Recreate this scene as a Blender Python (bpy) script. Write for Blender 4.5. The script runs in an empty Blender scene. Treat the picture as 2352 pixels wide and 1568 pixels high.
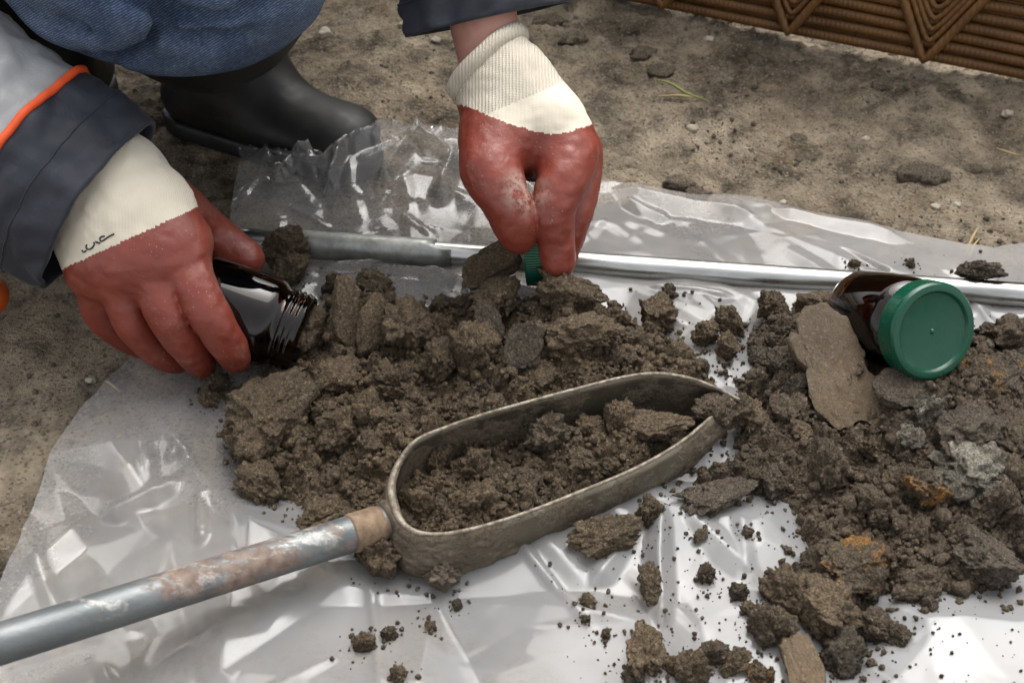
import bpy, bmesh, math, random
import numpy as np
from mathutils import Vector, Matrix, geometry
from mathutils.bvhtree import BVHTree

# ------------------------------------------------------------------ camera, sky, sun, exposure
sc = bpy.context.scene
COL = sc.collection
CAM_H, PITCH, TANH = 0.588, math.radians(40), 0.4286
cam_d = bpy.data.cameras.new('camera'); cam = bpy.data.objects.new('camera', cam_d); COL.objects.link(cam)
cam.location = (0, 0, CAM_H); cam.rotation_euler = (math.radians(90) - PITCH, 0, 0)
cam_d.sensor_width = 36; cam_d.lens = 18 / TANH; cam_d.clip_start = 0.02; cam_d.clip_end = 400
cam_d.dof.use_dof = True; cam_d.dof.focus_distance = 0.85; cam_d.dof.aperture_fstop = 13.0
sc.camera = cam
SUN_EL, SUN_AZ = math.radians(62), math.radians(20)      # azimuth from +Y towards +X
w = bpy.data.worlds.new('World'); sc.world = w; w.use_nodes = True
wn = w.node_tree.nodes; wl = w.node_tree.links
sky = wn.new('ShaderNodeTexSky'); sky.sky_type = 'NISHITA'; sky.sun_disc = False
sky.sun_elevation = SUN_EL; sky.sun_rotation = SUN_AZ; sky.dust_density = 4.0; sky.ozone_density = 0.6; sky.air_density = 1.0
hsv = wn.new('ShaderNodeHueSaturation'); hsv.inputs['Saturation'].default_value = 0.12
wl.new(sky.outputs[0], hsv.inputs['Color']); wl.new(hsv.outputs[0], wn['Background'].inputs['Color'])
wn['Background'].inputs['Strength'].default_value = 0.15
sun_d = bpy.data.lights.new('sun', 'SUN'); sun = bpy.data.objects.new('sun', sun_d); COL.objects.link(sun)
sun_d.energy = 1.05; sun_d.angle = math.radians(58); sun_d.color = (1.0, 0.95, 0.88)
sdir = Vector((math.sin(SUN_AZ) * math.cos(SUN_EL), math.cos(SUN_AZ) * math.cos(SUN_EL), math.sin(SUN_EL)))
sun.rotation_euler = sdir.to_track_quat('Z', 'Y').to_euler(); sun.location = (0, 0, 3)
sc.view_settings.view_transform = 'Standard'; sc.view_settings.look = 'None'; sc.view_settings.gamma = 1
sc.view_settings.use_curve_mapping = False
sc.view_settings.exposure = 0.95
sc.render.engine = 'CYCLES'; sc.cycles.use_denoising = True
sc.cycles.max_bounces = 10; sc.cycles.transparent_max_bounces = 12; sc.cycles.caustics_refractive = False; sc.cycles.caustics_reflective = False

# ------------------------------------------------------------------ helpers
rng = np.random.default_rng(11); random.seed(11)
FW = np.array([0, math.cos(PITCH), -math.sin(PITCH)]); UP = np.array([0, math.sin(PITCH), math.cos(PITCH)]); RT = np.array([1., 0, 0])
CAMP = np.array([0, 0, CAM_H]); KPX = TANH / 1176.0
def ray(px, py): return FW + (px - 1176) * KPX * RT + (784 - py) * KPX * UP
def P(px, py, d): return CAMP + d * ray(px, py)             # a point at a given depth
def G(px, py, z=0.0):                                       # a point at a given height
    r = ray(px, py); return CAMP + r * ((z - CAM_H) / r[2])
def unit(v): v = np.asarray(v, float); return v / np.linalg.norm(v)

_perm = np.random.default_rng(5).permutation(256).astype(np.int32); _perm = np.concatenate([_perm, _perm, _perm])
_grad = np.random.default_rng(6).normal(size=(256, 3)).astype(np.float32); _grad /= np.linalg.norm(_grad, axis=1)[:, None]
def perlin(p):
    p = np.asarray(p, np.float32); i = np.floor(p).astype(np.int32); f = p - i; i &= 255
    u = f * f * f * (f * (f * 6 - 15) + 10)
    res = 0
    for dx in (0, 1):
        wx = u[..., 0] if dx else 1 - u[..., 0]
        for dy in (0, 1):
            wy = u[..., 1] if dy else 1 - u[..., 1]
            for dz in (0, 1):
                wz = u[..., 2] if dz else 1 - u[..., 2]
                h = _perm[_perm[_perm[(i[..., 0] + dx) & 255] + ((i[..., 1] + dy) & 255)] + ((i[..., 2] + dz) & 255)]
                g = _grad[h]
                res = res + wx * wy * wz * (g[..., 0] * (f[..., 0] - dx) + g[..., 1] * (f[..., 1] - dy) + g[..., 2] * (f[..., 2] - dz))
    return res * 1.6
def fbm(p, o=4, lac=2.1, gain=0.5):
    p = np.asarray(p, np.float32); a = 1.0; s = 0
    for k in range(o):
        s = s + a * perlin(p + 17.3 * k); p = p * lac; a *= gain
    return s
def xyz(x, y, z=0.0): return np.stack([x, y, np.zeros_like(x) + z], -1)

ORIG = {}
def mesh_data(name, V, F, smooth=True):
    me = bpy.data.meshes.new(name); V = np.asarray(V, np.float32)
    Fs = F if isinstance(F, list) and len(F) and isinstance(F[0], np.ndarray) and F[0].ndim == 2 else [np.asarray(F, np.int32)]
    Fs = [np.asarray(f, np.int32) for f in Fs if len(f)]
    me.vertices.add(len(V)); me.vertices.foreach_set('co', V.ravel())
    nl = sum(f.size for f in Fs); nf = sum(len(f) for f in Fs)
    me.loops.add(nl); me.loops.foreach_set('vertex_index', np.concatenate([f.ravel() for f in Fs]))
    me.polygons.add(nf)
    tot = np.concatenate([np.full(len(f), f.shape[1], np.int32) for f in Fs])
    st = np.concatenate([[0], np.cumsum(tot)[:-1]]).astype(np.int32)
    me.polygons.foreach_set('loop_start', st); me.polygons.foreach_set('loop_total', tot)
    me.polygons.foreach_set('use_smooth', np.full(nf, smooth))
    me.update(calc_edges=True); me.validate()
    return me
def tag(o, label=None, cat=None, group=None, kind=None):
    if label: o['label'] = label
    if cat: o['category'] = cat
    if group: o['group'] = group
    if kind: o['kind'] = kind
    return o
def obj(name, V, F, mat, parent=None, smooth=True, loc=None):
    V = np.asarray(V, float)
    if parent is not None: org = ORIG[parent.name]
    else: org = np.array(loc if loc is not None else (0, 0, 0), float)
    o = bpy.data.objects.new(name, mesh_data(name, V - org, F, smooth)); COL.objects.link(o)
    if mat: o.data.materials.append(mat)
    if parent is not None: o.parent = parent
    else: o.location = org
    ORIG[o.name] = org
    return o
def thing(name, label, cat, loc, group=None):
    o = bpy.data.objects.new(name, None); COL.objects.link(o); o.location = loc; o.empty_display_size = 0.02
    ORIG[o.name] = np.array(loc, float); return tag(o, label, cat, group)
def grid_faces(nu, nv, wrap=False):
    a = np.arange(nu * nv).reshape(nu, nv)
    if wrap: a = np.concatenate([a, a[:, :1]], 1)
    return np.stack([a[:-1, :-1], a[1:, :-1], a[1:, 1:], a[:-1, 1:]], -1).reshape(-1, 4)
def frame(d):
    d = unit(d); a = np.array([0, 0, 1.]) if abs(d[2]) < .9 else np.array([1., 0, 0])
    u = unit(np.cross(d, a)); return u, np.cross(d, u), d
def sharp(o, deg=32):
    o.data.set_sharp_from_angle(angle=math.radians(deg)); return o
def lathe(prof, c, axis, n=64):                             # prof: (radius, along) points; both ends at radius 0 close it
    u, v, d = frame(axis); a = np.linspace(0, 2 * np.pi, n, endpoint=False)
    V = np.array([c + d * h + r * (np.cos(t) * u + np.sin(t) * v) for r, h in prof for t in a])
    return V, grid_faces(len(prof), n, True)[:, ::-1]
def tube(pts, rad, n=20, cap=True, closed=False):
    pts = np.asarray(pts, float); m = len(pts); rad = np.broadcast_to(np.asarray(rad, float), (m,))
    T = np.gradient(pts, axis=0)
    if closed: T = np.roll(pts, -1, 0) - np.roll(pts, 1, 0)
    u = frame(T[0])[0]; V = []; a = np.linspace(0, 2 * np.pi, n, endpoint=False)
    for k in range(m):
        t = unit(T[k]); u = unit(u - t * np.dot(u, t)); v = np.cross(t, u)
        V.append(pts[k] + rad[k] * (np.cos(a)[:, None] * u + np.sin(a)[:, None] * v))
    V = np.concatenate(V)
    F = grid_faces(m, n, True)
    if closed:
        b = np.arange(n); F = np.concatenate([F, np.stack([(m - 1) * n + b, b, (b + 1) % n, (m - 1) * n + (b + 1) % n], -1)])
        return V, F
    if cap:
        V = np.concatenate([V, pts[:1], pts[-1:]]); b = np.arange(n); c0 = m * n
        return V, [F, np.stack([b, (b + 1) % n, np.full(n, c0)], -1), np.stack([(m - 1) * n + (b + 1) % n, (m - 1) * n + b, np.full(n, c0 + 1)], -1)]
    return V, F
def smooth_path(pts, n):
    pts = np.asarray(pts, float); m = len(pts); t = np.linspace(0, m - 1, n); out = []
    for s in t:
        i = min(int(s), m - 2); f = s - i
        p0, p1, p2, p3 = pts[max(i - 1, 0)], pts[i], pts[i + 1], pts[min(i + 2, m - 1)]
        out.append(.5 * (2 * p1 + (p2 - p0) * f + (2 * p0 - 5 * p1 + 4 * p2 - p3) * f * f + (3 * p1 - p0 - 3 * p2 + p3) * f ** 3))
    return np.array(out)

# signed distance shapes and a surface-nets mesher for gloves, boots and clothes
def smin(a, b, k):
    h = np.clip(.5 + .5 * (b - a) / k, 0, 1); return b + (a - b) * h - k * h * (1 - h)
def cone(p, a, b, ra, rb):
    a = np.asarray(a, np.float32); b = np.asarray(b, np.float32); ab = b - a; pa = p - a
    t = np.clip((pa @ ab) / np.dot(ab, ab), 0, 1)
    return np.sqrt(((pa - t[..., None] * ab) ** 2).sum(-1)) - (ra + t * (rb - ra))
def chain(p, pts, rad, k=.004):
    f = None
    for i in range(len(pts) - 1):
        c = cone(p, pts[i], pts[i + 1], rad[i], rad[i + 1]); f = c if f is None else smin(f, c, k)
    return f
def surface_nets(func, lo, hi, h):
    ax = [np.arange(lo[i], hi[i] + h, h, dtype=np.float32) for i in range(3)]
    n_ = [len(a) for a in ax]; cx_ = [np.append(a[::4], a[-1] + 4 * h).astype(np.float32)[:(len(a) + 3) // 4 + 1] for a in ax]
    fc = func(np.stack(np.meshgrid(*cx_, indexing='ij'), -1)).astype(np.float32)
    ii = [np.minimum((np.arange(m) + 2) // 4, fc.shape[k] - 1) for k, m in enumerate(n_)]; f = fc[np.ix_(*ii)]
    near = np.argwhere(np.abs(f) < 6.5 * h); pts_ = np.stack([ax[k][near[:, k]] for k in range(3)], -1)
    f[tuple(near.T)] = func(pts_).astype(np.float32)
    nx, ny, nz = f.shape; s = f < 0
    cnt = sum(s[i:nx - 1 + i, j:ny - 1 + j, k:nz - 1 + k].astype(np.int8) for i in (0, 1) for j in (0, 1) for k in (0, 1))
    act = (cnt > 0) & (cnt < 8); ci = np.argwhere(act); idx = np.full(act.shape, -1, np.int32); idx[act] = np.arange(len(ci))
    acc = np.zeros((len(ci), 3), np.float32); num = np.zeros(len(ci), np.float32)
    cs = [(i, j, k) for i in (0, 1) for j in (0, 1) for k in (0, 1)]
    for a in cs:
        for b in cs:
            if sum(abs(a[q] - b[q]) for q in range(3)) != 1 or a > b: continue
            fa = f[ci[:, 0] + a[0], ci[:, 1] + a[1], ci[:, 2] + a[2]]; fb = f[ci[:, 0] + b[0], ci[:, 1] + b[1], ci[:, 2] + b[2]]
            m = (fa < 0) != (fb < 0); t = np.where(m, fa / np.where(m, fa - fb, 1), 0)
            acc += np.where(m[:, None], np.array(a) + t[:, None] * (np.array(b) - np.array(a)), 0); num += m
    V = (ci + acc / num[:, None]) * h + np.array([ax[0][0], ax[1][0], ax[2][0]])
    Fq = []
    for d in range(3):
        sl0 = [slice(None)] * 3; sl1 = [slice(None)] * 3; sl0[d] = slice(0, -1); sl1[d] = slice(1, None)
        e = np.argwhere(s[tuple(sl0)] != s[tuple(sl1)]); d1, d2 = (d + 1) % 3, (d + 2) % 3
        e = e[(e[:, d1] > 0) & (e[:, d2] > 0) & (e[:, d1] < f.shape[d1] - 1) & (e[:, d2] < f.shape[d2] - 1)]
        ins = s[tuple(e.T)]; q = []
        for (o1, o2) in ((1, 1), (0, 1), (0, 0), (1, 0)):
            c = e.copy(); c[:, d1] -= o1; c[:, d2] -= o2; q.append(idx[tuple(c.T)])
        q = np.stack(q, -1); q = np.where(ins[:, None], q, q[:, ::-1]); Fq.append(q)
    F = np.concatenate(Fq); F = F[(F >= 0).all(1)]
    return V, F
def submesh(V, F, keep):
    F = F[keep]; used = np.unique(F); m = np.full(len(V), -1, np.int32); m[used] = np.arange(len(used)); return V[used], m[F]
def relax(V, F, it=1, lam=.5):
    e = np.concatenate([F[:, [i, (i + 1) % F.shape[1]]] for i in range(F.shape[1])]); n = len(V)
    for _ in range(it):
        s = np.zeros_like(V); c = np.zeros(n)
        for a, b in ((0, 1), (1, 0)):
            for q in range(3): s[:, q] += np.bincount(e[:, a], V[e[:, b], q], n)
            c += np.bincount(e[:, a], minlength=n)
        V = V + lam * (s / np.maximum(c, 1)[:, None] - V)
    return V

# ------------------------------------------------------------------ materials
class M:
    def __init__(s, name, **pr):
        s.m = bpy.data.materials.new(name); s.m.use_nodes = True; s.t = s.m.node_tree; s.t.nodes.clear()
        s.out = s.t.nodes.new('ShaderNodeOutputMaterial'); s.b = s.t.nodes.new('ShaderNodeBsdfPrincipled')
        s.t.links.new(s.b.outputs[0], s.out.inputs[0])
        for k, v in pr.items(): s.set(k.replace('_', ' '), v)
    def set(s, k, v, n=None):
        i = (n or s.b).inputs[k]
        if isinstance(v, bpy.types.NodeSocket): s.t.links.new(v, i)
        else: i.default_value = (*v, 1) if isinstance(v, tuple) and len(v) == 3 and i.type == 'RGBA' else v
    def n(s, typ, out=0, props=None, **inp):
        nd = s.t.nodes.new('ShaderNode' + typ)
        for k, v in (props or {}).items(): setattr(nd, k, v)
        for k, v in inp.items(): s.set(int(k[1:]) if k[0] == 'i' and k[1:].isdigit() else k.replace('_', ' '), v, nd)
        return nd.outputs[out]
    def pos(s): return s.n('NewGeometry', 'Position')
    def objc(s): return s.n('TexCoord', 'Object')
    def noise(s, scale, vec=None, detail=4.0, rough=.55, dist=0.0, out=0):
        return s.n('TexNoise', out, Vector=vec if vec is not None else s.pos(), Scale=scale, Detail=detail, Roughness=rough, Distortion=dist)
    def vor(s, scale, vec=None, out='Distance', feature='F1', rnd=1.0):
        return s.n('TexVoronoi', out, {'feature': feature}, Vector=vec if vec is not None else s.pos(), Scale=scale, Randomness=rnd)
    def ramp(s, fac, stops, interp='LINEAR'):
        nd = s.t.nodes.new('ShaderNodeValToRGB'); cr = nd.color_ramp; cr.interpolation = interp
        while len(cr.elements) < len(stops): cr.elements.new(.5)
        for e, (p, c) in zip(cr.elements, stops):
            e.position = p; e.color = (c, c, c, 1) if isinstance(c, (int, float)) else (*c, 1)
        s.t.links.new(fac, nd.inputs[0]); return nd.outputs[0]
    def mix(s, f, a, b, bl='MIX'):
        nd = s.t.nodes.new('ShaderNodeMix'); nd.data_type = 'RGBA'; nd.blend_type = bl
        for k, v in ((0, f), (6, a), (7, b)): s.set(k, v, nd)
        return nd.outputs[2]
    def math(s, op, a, b=0.0, clamp=False):
        nd = s.t.nodes.new('ShaderNodeMath'); nd.operation = op; nd.use_clamp = clamp; s.set(0, a, nd); s.set(1, b, nd); return nd.outputs[0]
    def vmul(s, v, sc3): return s.n('VectorMath', 0, {'operation': 'MULTIPLY'}, i0=v, i1=sc3)
    def bump(s, h, strength=.5, dist=.001, nrm=None):
        nd = s.t.nodes.new('ShaderNodeBump'); s.set('Height', h, nd); nd.inputs['Strength'].default_value = strength; nd.inputs['Distance'].default_value = dist
        if nrm is not None: s.set('Normal', nrm, nd)
        return nd.outputs[0]
    def normal(s, v): s.set('Normal', v)

def soil_mat(name, dark, mid, light, speck=.5, smooth=False, stain=None):
    s = M(name, Roughness=.85); p = s.pos()
    a = s.noise(22, p, 5, .6); c = s.ramp(a, [(.3, dark), (.5, mid), (.72, light)])
    b = s.noise(160, p, 4, .65); c = s.mix(.55, c, s.ramp(b, [(.3, tuple(x * .55 for x in mid)), (.52, mid), (.75, tuple(min(1, x * 1.5) for x in mid))]))
    wet = s.ramp(s.noise(13, p, 5, .6), [(.42, .62), (.56, 1.06)]); c = s.mix(1.0, c, wet, 'MULTIPLY')
    r = s.n('ObjectInfo', 'Random'); c = s.mix(.35, c, s.mix(r, tuple(x * .75 for x in mid), tuple(x * 1.25 for x in mid)))
    if stain:
        col, sca, th = stain; k = s.ramp(s.noise(sca, p, 5, .62), [(th - .05, 0.0), (th + .06, 1.0)]); c = s.mix(s.math('MULTIPLY', k, s.ramp(s.noise(330, p, 4, .7), [(.35, .25), (.6, .95)])), c, col)
    v = s.vor(620, p, 'Color'); sp = s.ramp(s.n('SeparateColor', 0, None, Color=v), [(.86, 0.0), (.97, 1.0)])
    c = s.mix(s.math('MULTIPLY', sp, speck), c, (.36, .29, .19))
    dk = s.ramp(s.noise(900, p, 3, .6), [(.36, 1.0), (.5, 0.0)]); c = s.mix(s.math('MULTIPLY', dk, .35), c, tuple(x * .3 for x in mid))
    gr = s.n('SeparateColor', 1, None, Color=s.vor(850, p, 'Color')); c = s.mix(1.0 if not smooth else .4, c, s.ramp(gr, [(0, .55), (.5, .95), (1, 1.5)]), 'MULTIPLY')
    s.set('Base Color', c)
    s.set('Roughness', s.ramp(s.noise(500, p, 2), [(.3, .55), (.7, .95)]) if not smooth else s.ramp(s.noise(40, p, 4), [(.35, .38), (.65, .7)])); s.set('Specular IOR Level', .45)
    g = s.math('ADD', s.noise(850, p, 4, .75), s.math('MULTIPLY', s.noise(220, p, 3, .6), 1.1 if not smooth else .5))
    s.normal(s.bump(g, 1.0, 0.0055 if not smooth else .0013))
    return s.m
SOIL = soil_mat('soil_brown', (.098, .067, .038), (.190, .134, .078), (.255, .188, .116))
SOIL_DARK = soil_mat('soil_dark_damp', (.078, .055, .034), (.152, .110, .070), (.212, .160, .107))
SOIL_GREY = soil_mat('soil_grey_clay', (.075, .057, .041), (.145, .113, .080), (.20, .162, .122), .35)
SOIL_TAN = soil_mat('soil_tan_clay', (.085, .057, .031), (.140, .097, .055), (.195, .143, .090), .2, True)
SOIL_OCHRE = soil_mat('soil_ochre_stained', (.06, .045, .03), (.13, .095, .058), (.22, .18, .13), .3, False, ((.46, .21, .035), 48, .53))
SOIL_PALE = soil_mat('soil_pale_mineral', (.06, .05, .038), (.15, .13, .10), (.24, .215, .175), .4, False, ((.50, .46, .37), 50, .50))

LUMP = soil_mat('ground_lump', (.13, .10, .07), (.22, .175, .122), (.32, .26, .185), .3)
def ground_mat():
    s = M('ground_sand', Roughness=.95); p = s.pos()
    c = s.ramp(s.noise(5.5, p, 6, .62), [(.28, (.20, .155, .106)), (.43, (.35, .28, .198)), (.56, (.47, .385, .277)), (.75, (.58, .485, .36))])
    d = s.ramp(s.noise(26, p, 6, .68), [(.32, .30), (.47, .85), (.7, 1.3)]); c = s.mix(1.0, c, d, 'MULTIPLY'); c = s.mix(1.0, c, s.ramp(s.noise(12, p, 5, .7, .5), [(.36, .42), (.5, .95), (.66, 1.3)]), 'MULTIPLY')
    c = s.mix(s.ramp(s.noise(9, s.vmul(p, (1, 1.6, 1)), 5, .6), [(.58, 0.0), (.72, .55)]), c, (.24, .155, .075))
    v = s.vor(480, p, 'Color'); sp = s.n('SeparateColor', 0, None, Color=v)
    c = s.mix(s.ramp(sp, [(.0, .7), (.2, 0.0)]), c, (.075, .06, .045)); c = s.mix(s.ramp(sp, [(.85, 0.0), (.99, .6)]), c, (.50, .44, .35))
    s.set('Base Color', c); s.set('Specular IOR Level', .25)
    g = s.math('ADD', s.noise(300, p, 5, .7), s.math('MULTIPLY', s.noise(75, p, 5, .65), 1.6)); s.normal(s.bump(g, 1.0, .0075))
    return s.m
GROUND = ground_mat()

def film_mat():
    m = bpy.data.materials.new('polythene_film'); m.use_nodes = True
    s = M.__new__(M); s.m = m; s.t = m.node_tree; s.t.nodes.clear(); s.out = s.t.nodes.new('ShaderNodeOutputMaterial')
    p = s.pos(); T = s.t
    def sh(typ, **k):
        nd = T.nodes.new('ShaderNodeBsdf' + typ)
        for a, b in k.items(): s.set(a, b, nd)
        return nd.outputs[0]
    def mixs(f, a, b):
        nd = T.nodes.new('ShaderNodeMixShader'); s.set(0, f, nd); T.links.new(a, nd.inputs[1]); T.links.new(b, nd.inputs[2]); return nd.outputs[0]
    bp = s.bump(s.noise(45, p, 4, .6, .8), .12, .0009)
    # more layers of film lie to the right and front, so it is milkier there
    sep = s.n('SeparateXYZ', 0, None, Vector=p); sepy = s.n('SeparateXYZ', 1, None, Vector=p)
    lay = s.math('ADD', s.math('MULTIPLY', sep, .85), s.math('MULTIPLY', s.math('SUBTRACT', .72, sepy), 0.75))
    lay = s.math('ADD', lay, s.math('MULTIPLY', s.math('SUBTRACT', s.noise(7, p, 4, .6, .8), .5), .7))
    op = s.ramp(s.math('ADD', lay, .42), [(.10, .16), (.45, .36), (.85, .56)])
    diff = sh('Diffuse', Color=(.58, .585, .595, 1), Normal=bp); tr = sh('Translucent', Color=(.85, .85, .84, 1), Normal=bp)
    body = mixs(.32, diff, tr); body = mixs(op, sh('Transparent', Color=(.96, .96, .955, 1)), body)
    gl = sh('Glossy', Color=(1, 1, 1, 1), Roughness=.13, Normal=bp)
    fr = s.n('Fresnel', 0, None, IOR=1.52, Normal=bp)
    dirt = s.math('MULTIPLY', s.ramp(s.noise(16, p, 6, .7), [(.52, 0.0), (.72, .55)]), s.ramp(s.noise(260, p, 4, .75), [(.45, 0.0), (.62, 1.0)]))
    body = mixs(dirt, body, sh('Diffuse', Color=(.20, .15, .10, 1)))
    T.links.new(mixs(s.math('MULTIPLY', fr, .78, True), body, gl), s.out.inputs[0])
    return m
FILM = film_mat()

def metal_pipe():
    s = M('galvanised_tube', Metallic=1.0); p = s.objc()
    s.set('Base Color', s.ramp(s.noise(60, s.vmul(p, (.3, 1, 1)), 4), [(.35, (.36, .365, .35)), (.6, (.54, .545, .53))]))
    s.set('Roughness', s.ramp(s.noise(90, s.vmul(p, (.15, 1, 1)), 4), [(.3, .22), (.7, .38)])); s.normal(s.bump(s.noise(260, s.vmul(p, (.1, 1, 1)), 3), .12, .0005)); return s.m
PIPE = metal_pipe()
def dull_zinc():
    s = M('dull_zinc', Metallic=.75); p = s.objc()
    c = s.ramp(s.noise(70, p, 6, .65), [(.32, (.21, .22, .205)), (.55, (.36, .37, .35)), (.75, (.47, .47, .43))])
    c = s.mix(s.ramp(s.noise(30, p, 5, .7), [(.58, 0.0), (.7, .7)]), c, (.26, .22, .15)); s.set('Base Color', c)
    s.set('Roughness', s.ramp(s.noise(120, p, 3), [(.3, .36), (.7, .6)])); s.normal(s.bump(s.noise(300, p, 4), .2, .0006)); return s.m
ZINC = dull_zinc()
def blade_mat():
    s = M('mud_smeared_steel', Metallic=.55); p = s.objc()
    c = s.ramp(s.noise(22, p, 5, .6), [(.35, (.115, .098, .070)), (.55, (.165, .143, .105)), (.7, (.22, .195, .15))])
    mud = s.ramp(s.noise(34, p, 6, .68), [(.49, 0.0), (.56, 1.0)]); c = s.mix(mud, c, s.ramp(s.noise(300, p, 4, .7), [(.3, (.05, .038, .025)), (.7, (.17, .13, .088))]))
    sp = s.ramp(s.noise(700, p, 2), [(.64, 0.0), (.72, .8)]); c = s.mix(sp, c, (.21, .17, .115)); s.set('Base Color', c)
    s.set('Metallic', s.ramp(mud, [(0, .6), (1, 0.0)])); s.set('Roughness', s.ramp(s.math('ADD', mud, s.math('MULTIPLY', sp, .5)), [(0, .36), (1, .9)]))
    s.normal(s.bump(s.math('ADD', s.math('MULTIPLY', mud, s.noise(500, p, 4, .7)), s.math('MULTIPLY', sp, .3)), .9, .0013)); return s.m
BLADE = blade_mat()
def edge_mat():
    s = M('worn_steel_edge'); p = s.pos(); k = s.ramp(s.noise(150, p, 5, .7), [(.42, 0.0), (.58, 1.0)])
    s.set('Base Color', s.mix(k, (.34, .30, .24), (.13, .10, .068))); s.set('Metallic', s.ramp(k, [(0, .7), (1, 0.0)])); s.set('Roughness', .5); s.normal(s.bump(s.noise(500, p, 4, .7), .8, .001)); return s.m
EDGE = edge_mat()
def mud_coat():
    s = M('wet_mud_coat', Roughness=.75); p = s.pos()
    s.set('Base Color', s.ramp(s.noise(90, p, 6, .7), [(.3, (.06, .046, .031)), (.55, (.12, .093, .064)), (.75, (.18, .145, .105))]))
    s.normal(s.bump(s.noise(480, p, 5, .7), 1.0, .0014)); return s.m
MUD = mud_coat()
def shaft_mat():
    s = M('worn_grey_shaft', Metallic=.45); p = s.objc()
    c = s.ramp(s.noise(40, s.vmul(p, (.4, 1, 1)), 5), [(.3, (.105, .118, .122)), (.6, (.165, .178, .182)), (.8, (.24, .25, .25))])
    ru = s.ramp(s.noise(17, s.vmul(p, (.45, 1, 1)), 8, .78), [(.555, 0.0), (.60, .9)])
    c = s.mix(ru, c, s.ramp(s.noise(150, p, 4), [(.3, (.13, .078, .055)), (.65, (.25, .185, .145))]))
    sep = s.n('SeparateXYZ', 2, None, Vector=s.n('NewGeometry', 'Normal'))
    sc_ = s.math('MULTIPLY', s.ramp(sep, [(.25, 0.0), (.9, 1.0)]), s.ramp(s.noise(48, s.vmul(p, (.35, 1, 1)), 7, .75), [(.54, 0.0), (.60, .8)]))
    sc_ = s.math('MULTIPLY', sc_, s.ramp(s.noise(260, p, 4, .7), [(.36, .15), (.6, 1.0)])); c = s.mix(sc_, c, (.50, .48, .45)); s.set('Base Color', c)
    s.set('Metallic', s.math('SUBTRACT', .5, s.math('MULTIPLY', s.math('MAXIMUM', ru, sc_), .5))); s.set('Roughness', s.ramp(ru, [(0, .42), (1, .8)]))
    s.normal(s.bump(s.noise(400, p, 4, .7), .35, .0008)); return s.m
SHAFT = shaft_mat()
def rust_mat():
    s = M('rusty_band', Roughness=.8); p = s.objc()
    s.set('Base Color', s.ramp(s.noise(120, p, 6, .7), [(.3, (.12, .075, .042)), (.55, (.22, .15, .095)), (.75, (.32, .25, .18))])); s.normal(s.bump(s.noise(500, p, 4), .5, .0008)); return s.m
RUST = rust_mat()
GLASS = M('amber_glass', Base_Color=(.10, .034, .008), Roughness=.03, IOR=1.5, Transmission_Weight=1.0).m
LINER = M('grey_lid_liner', Base_Color=(.42, .43, .42), Roughness=.5).m
STICKER = M('white_paper_label', Base_Color=(.74, .73, .75), Roughness=.6).m
def lid_mat(name='green_plastic'):
    s = M(name); p = s.pos()
    d = s.ramp(s.noise(70, p, 6, .7), [(.6, 0.0), (.75, .35)])
    s.set('Base Color', s.mix(d, (.0012, .062, .033), (.06, .08, .05))); s.set('Roughness', s.ramp(s.noise(110, p, 5, .7), [(.35, .17), (.75, .38)])); s.set('Coat Weight', .15); s.set('Specular IOR Level', .38)
    s.normal(s.bump(s.noise(60, p, 3), .06, .0006)); return s.m
LID = lid_mat()
def rubber_glove():
    s = M('red_brown_rubber'); p = s.pos()
    c = s.ramp(s.noise(40, p, 5, .6), [(.3, (.185, .034, .020)), (.6, (.225, .043, .026)), (.8, (.265, .060, .039))])
    du = s.ramp(s.noise(26, p, 7, .75), [(.58, 0.0), (.78, .6)]); sp = s.ramp(s.vor(330, p, 'Distance'), [(.07, 1.0), (.16, 0.0)])
    spm = s.math('MULTIPLY', sp, s.ramp(s.noise(30, p, 3), [(.48, 0.0), (.6, .8)])); k = s.math('MAXIMUM', s.math('MULTIPLY', du, s.noise(420, p, 3, .7)), spm)
    wv_ = s.n('VectorMath', 'Value', {'operation': 'LENGTH'}, i0=s.n('VectorMath', 0, {'operation': 'SUBTRACT'}, i0=p, i1=tuple(float(v) for v in P(1208, 440, .832))))
    chalk = s.math('MULTIPLY', s.ramp(wv_, [(.006, 1.0), (.021, 0.0)]), s.ramp(s.noise(130, p, 6, .75), [(.42, 0.0), (.56, .9)])); k = s.math('MAXIMUM', k, chalk)
    s.set('Base Color', s.mix(k, c, (.46, .34, .28))); s.set('Roughness', s.ramp(s.noise(120, p, 4), [(.3, .34), (.7, .52)])); s.set('Specular IOR Level', .6)
    s.normal(s.bump(s.math('ADD', s.math('MULTIPLY', s.noise(330, p, 4, .6), .6), s.math('MULTIPLY', s.noise(75, s.vmul(p, (1, 1, .55)), 4, .6, 1.5), 1.3)), .30, .0014)); return s.m
RUBBER = rubber_glove()
def cotton(name, col, rib=None):
    s = M(name, Roughness=.9); p = s.pos()
    c = s.mix(s.ramp(s.noise(45, p, 5), [(.35, .5), (.65, 0.0)]), col, tuple(x * .82 for x in col))
    wv = s.n('TexWave', 0, {'wave_type': 'BANDS', 'bands_direction': 'X'}, Vector=p, Scale=rib or 330, Distortion=1.2, Detail=1.0, Detail_Scale=3.0)
    wz = s.n('TexWave', 0, {'wave_type': 'BANDS', 'bands_direction': 'Z'}, Vector=p, Scale=420, Distortion=.8)
    h = s.math('ADD', s.math('MULTIPLY', wv, 1.0), s.math('MULTIPLY', wz, .35)); c = s.mix(s.math('MULTIPLY', s.math('SUBTRACT', 1.0, wv), .35 if rib else .10), c, tuple(x * .5 for x in col))
    s.set('Base Color', c); s.set('Sheen Weight', .2); s.normal(s.bump(h, .8 if rib else .25, .0008)); return s.m
KNIT = cotton('cream_rib_knit', (.70, .63, .51), 130); CANVAS = cotton('cream_canvas', (.76, .69, .56))
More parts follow.
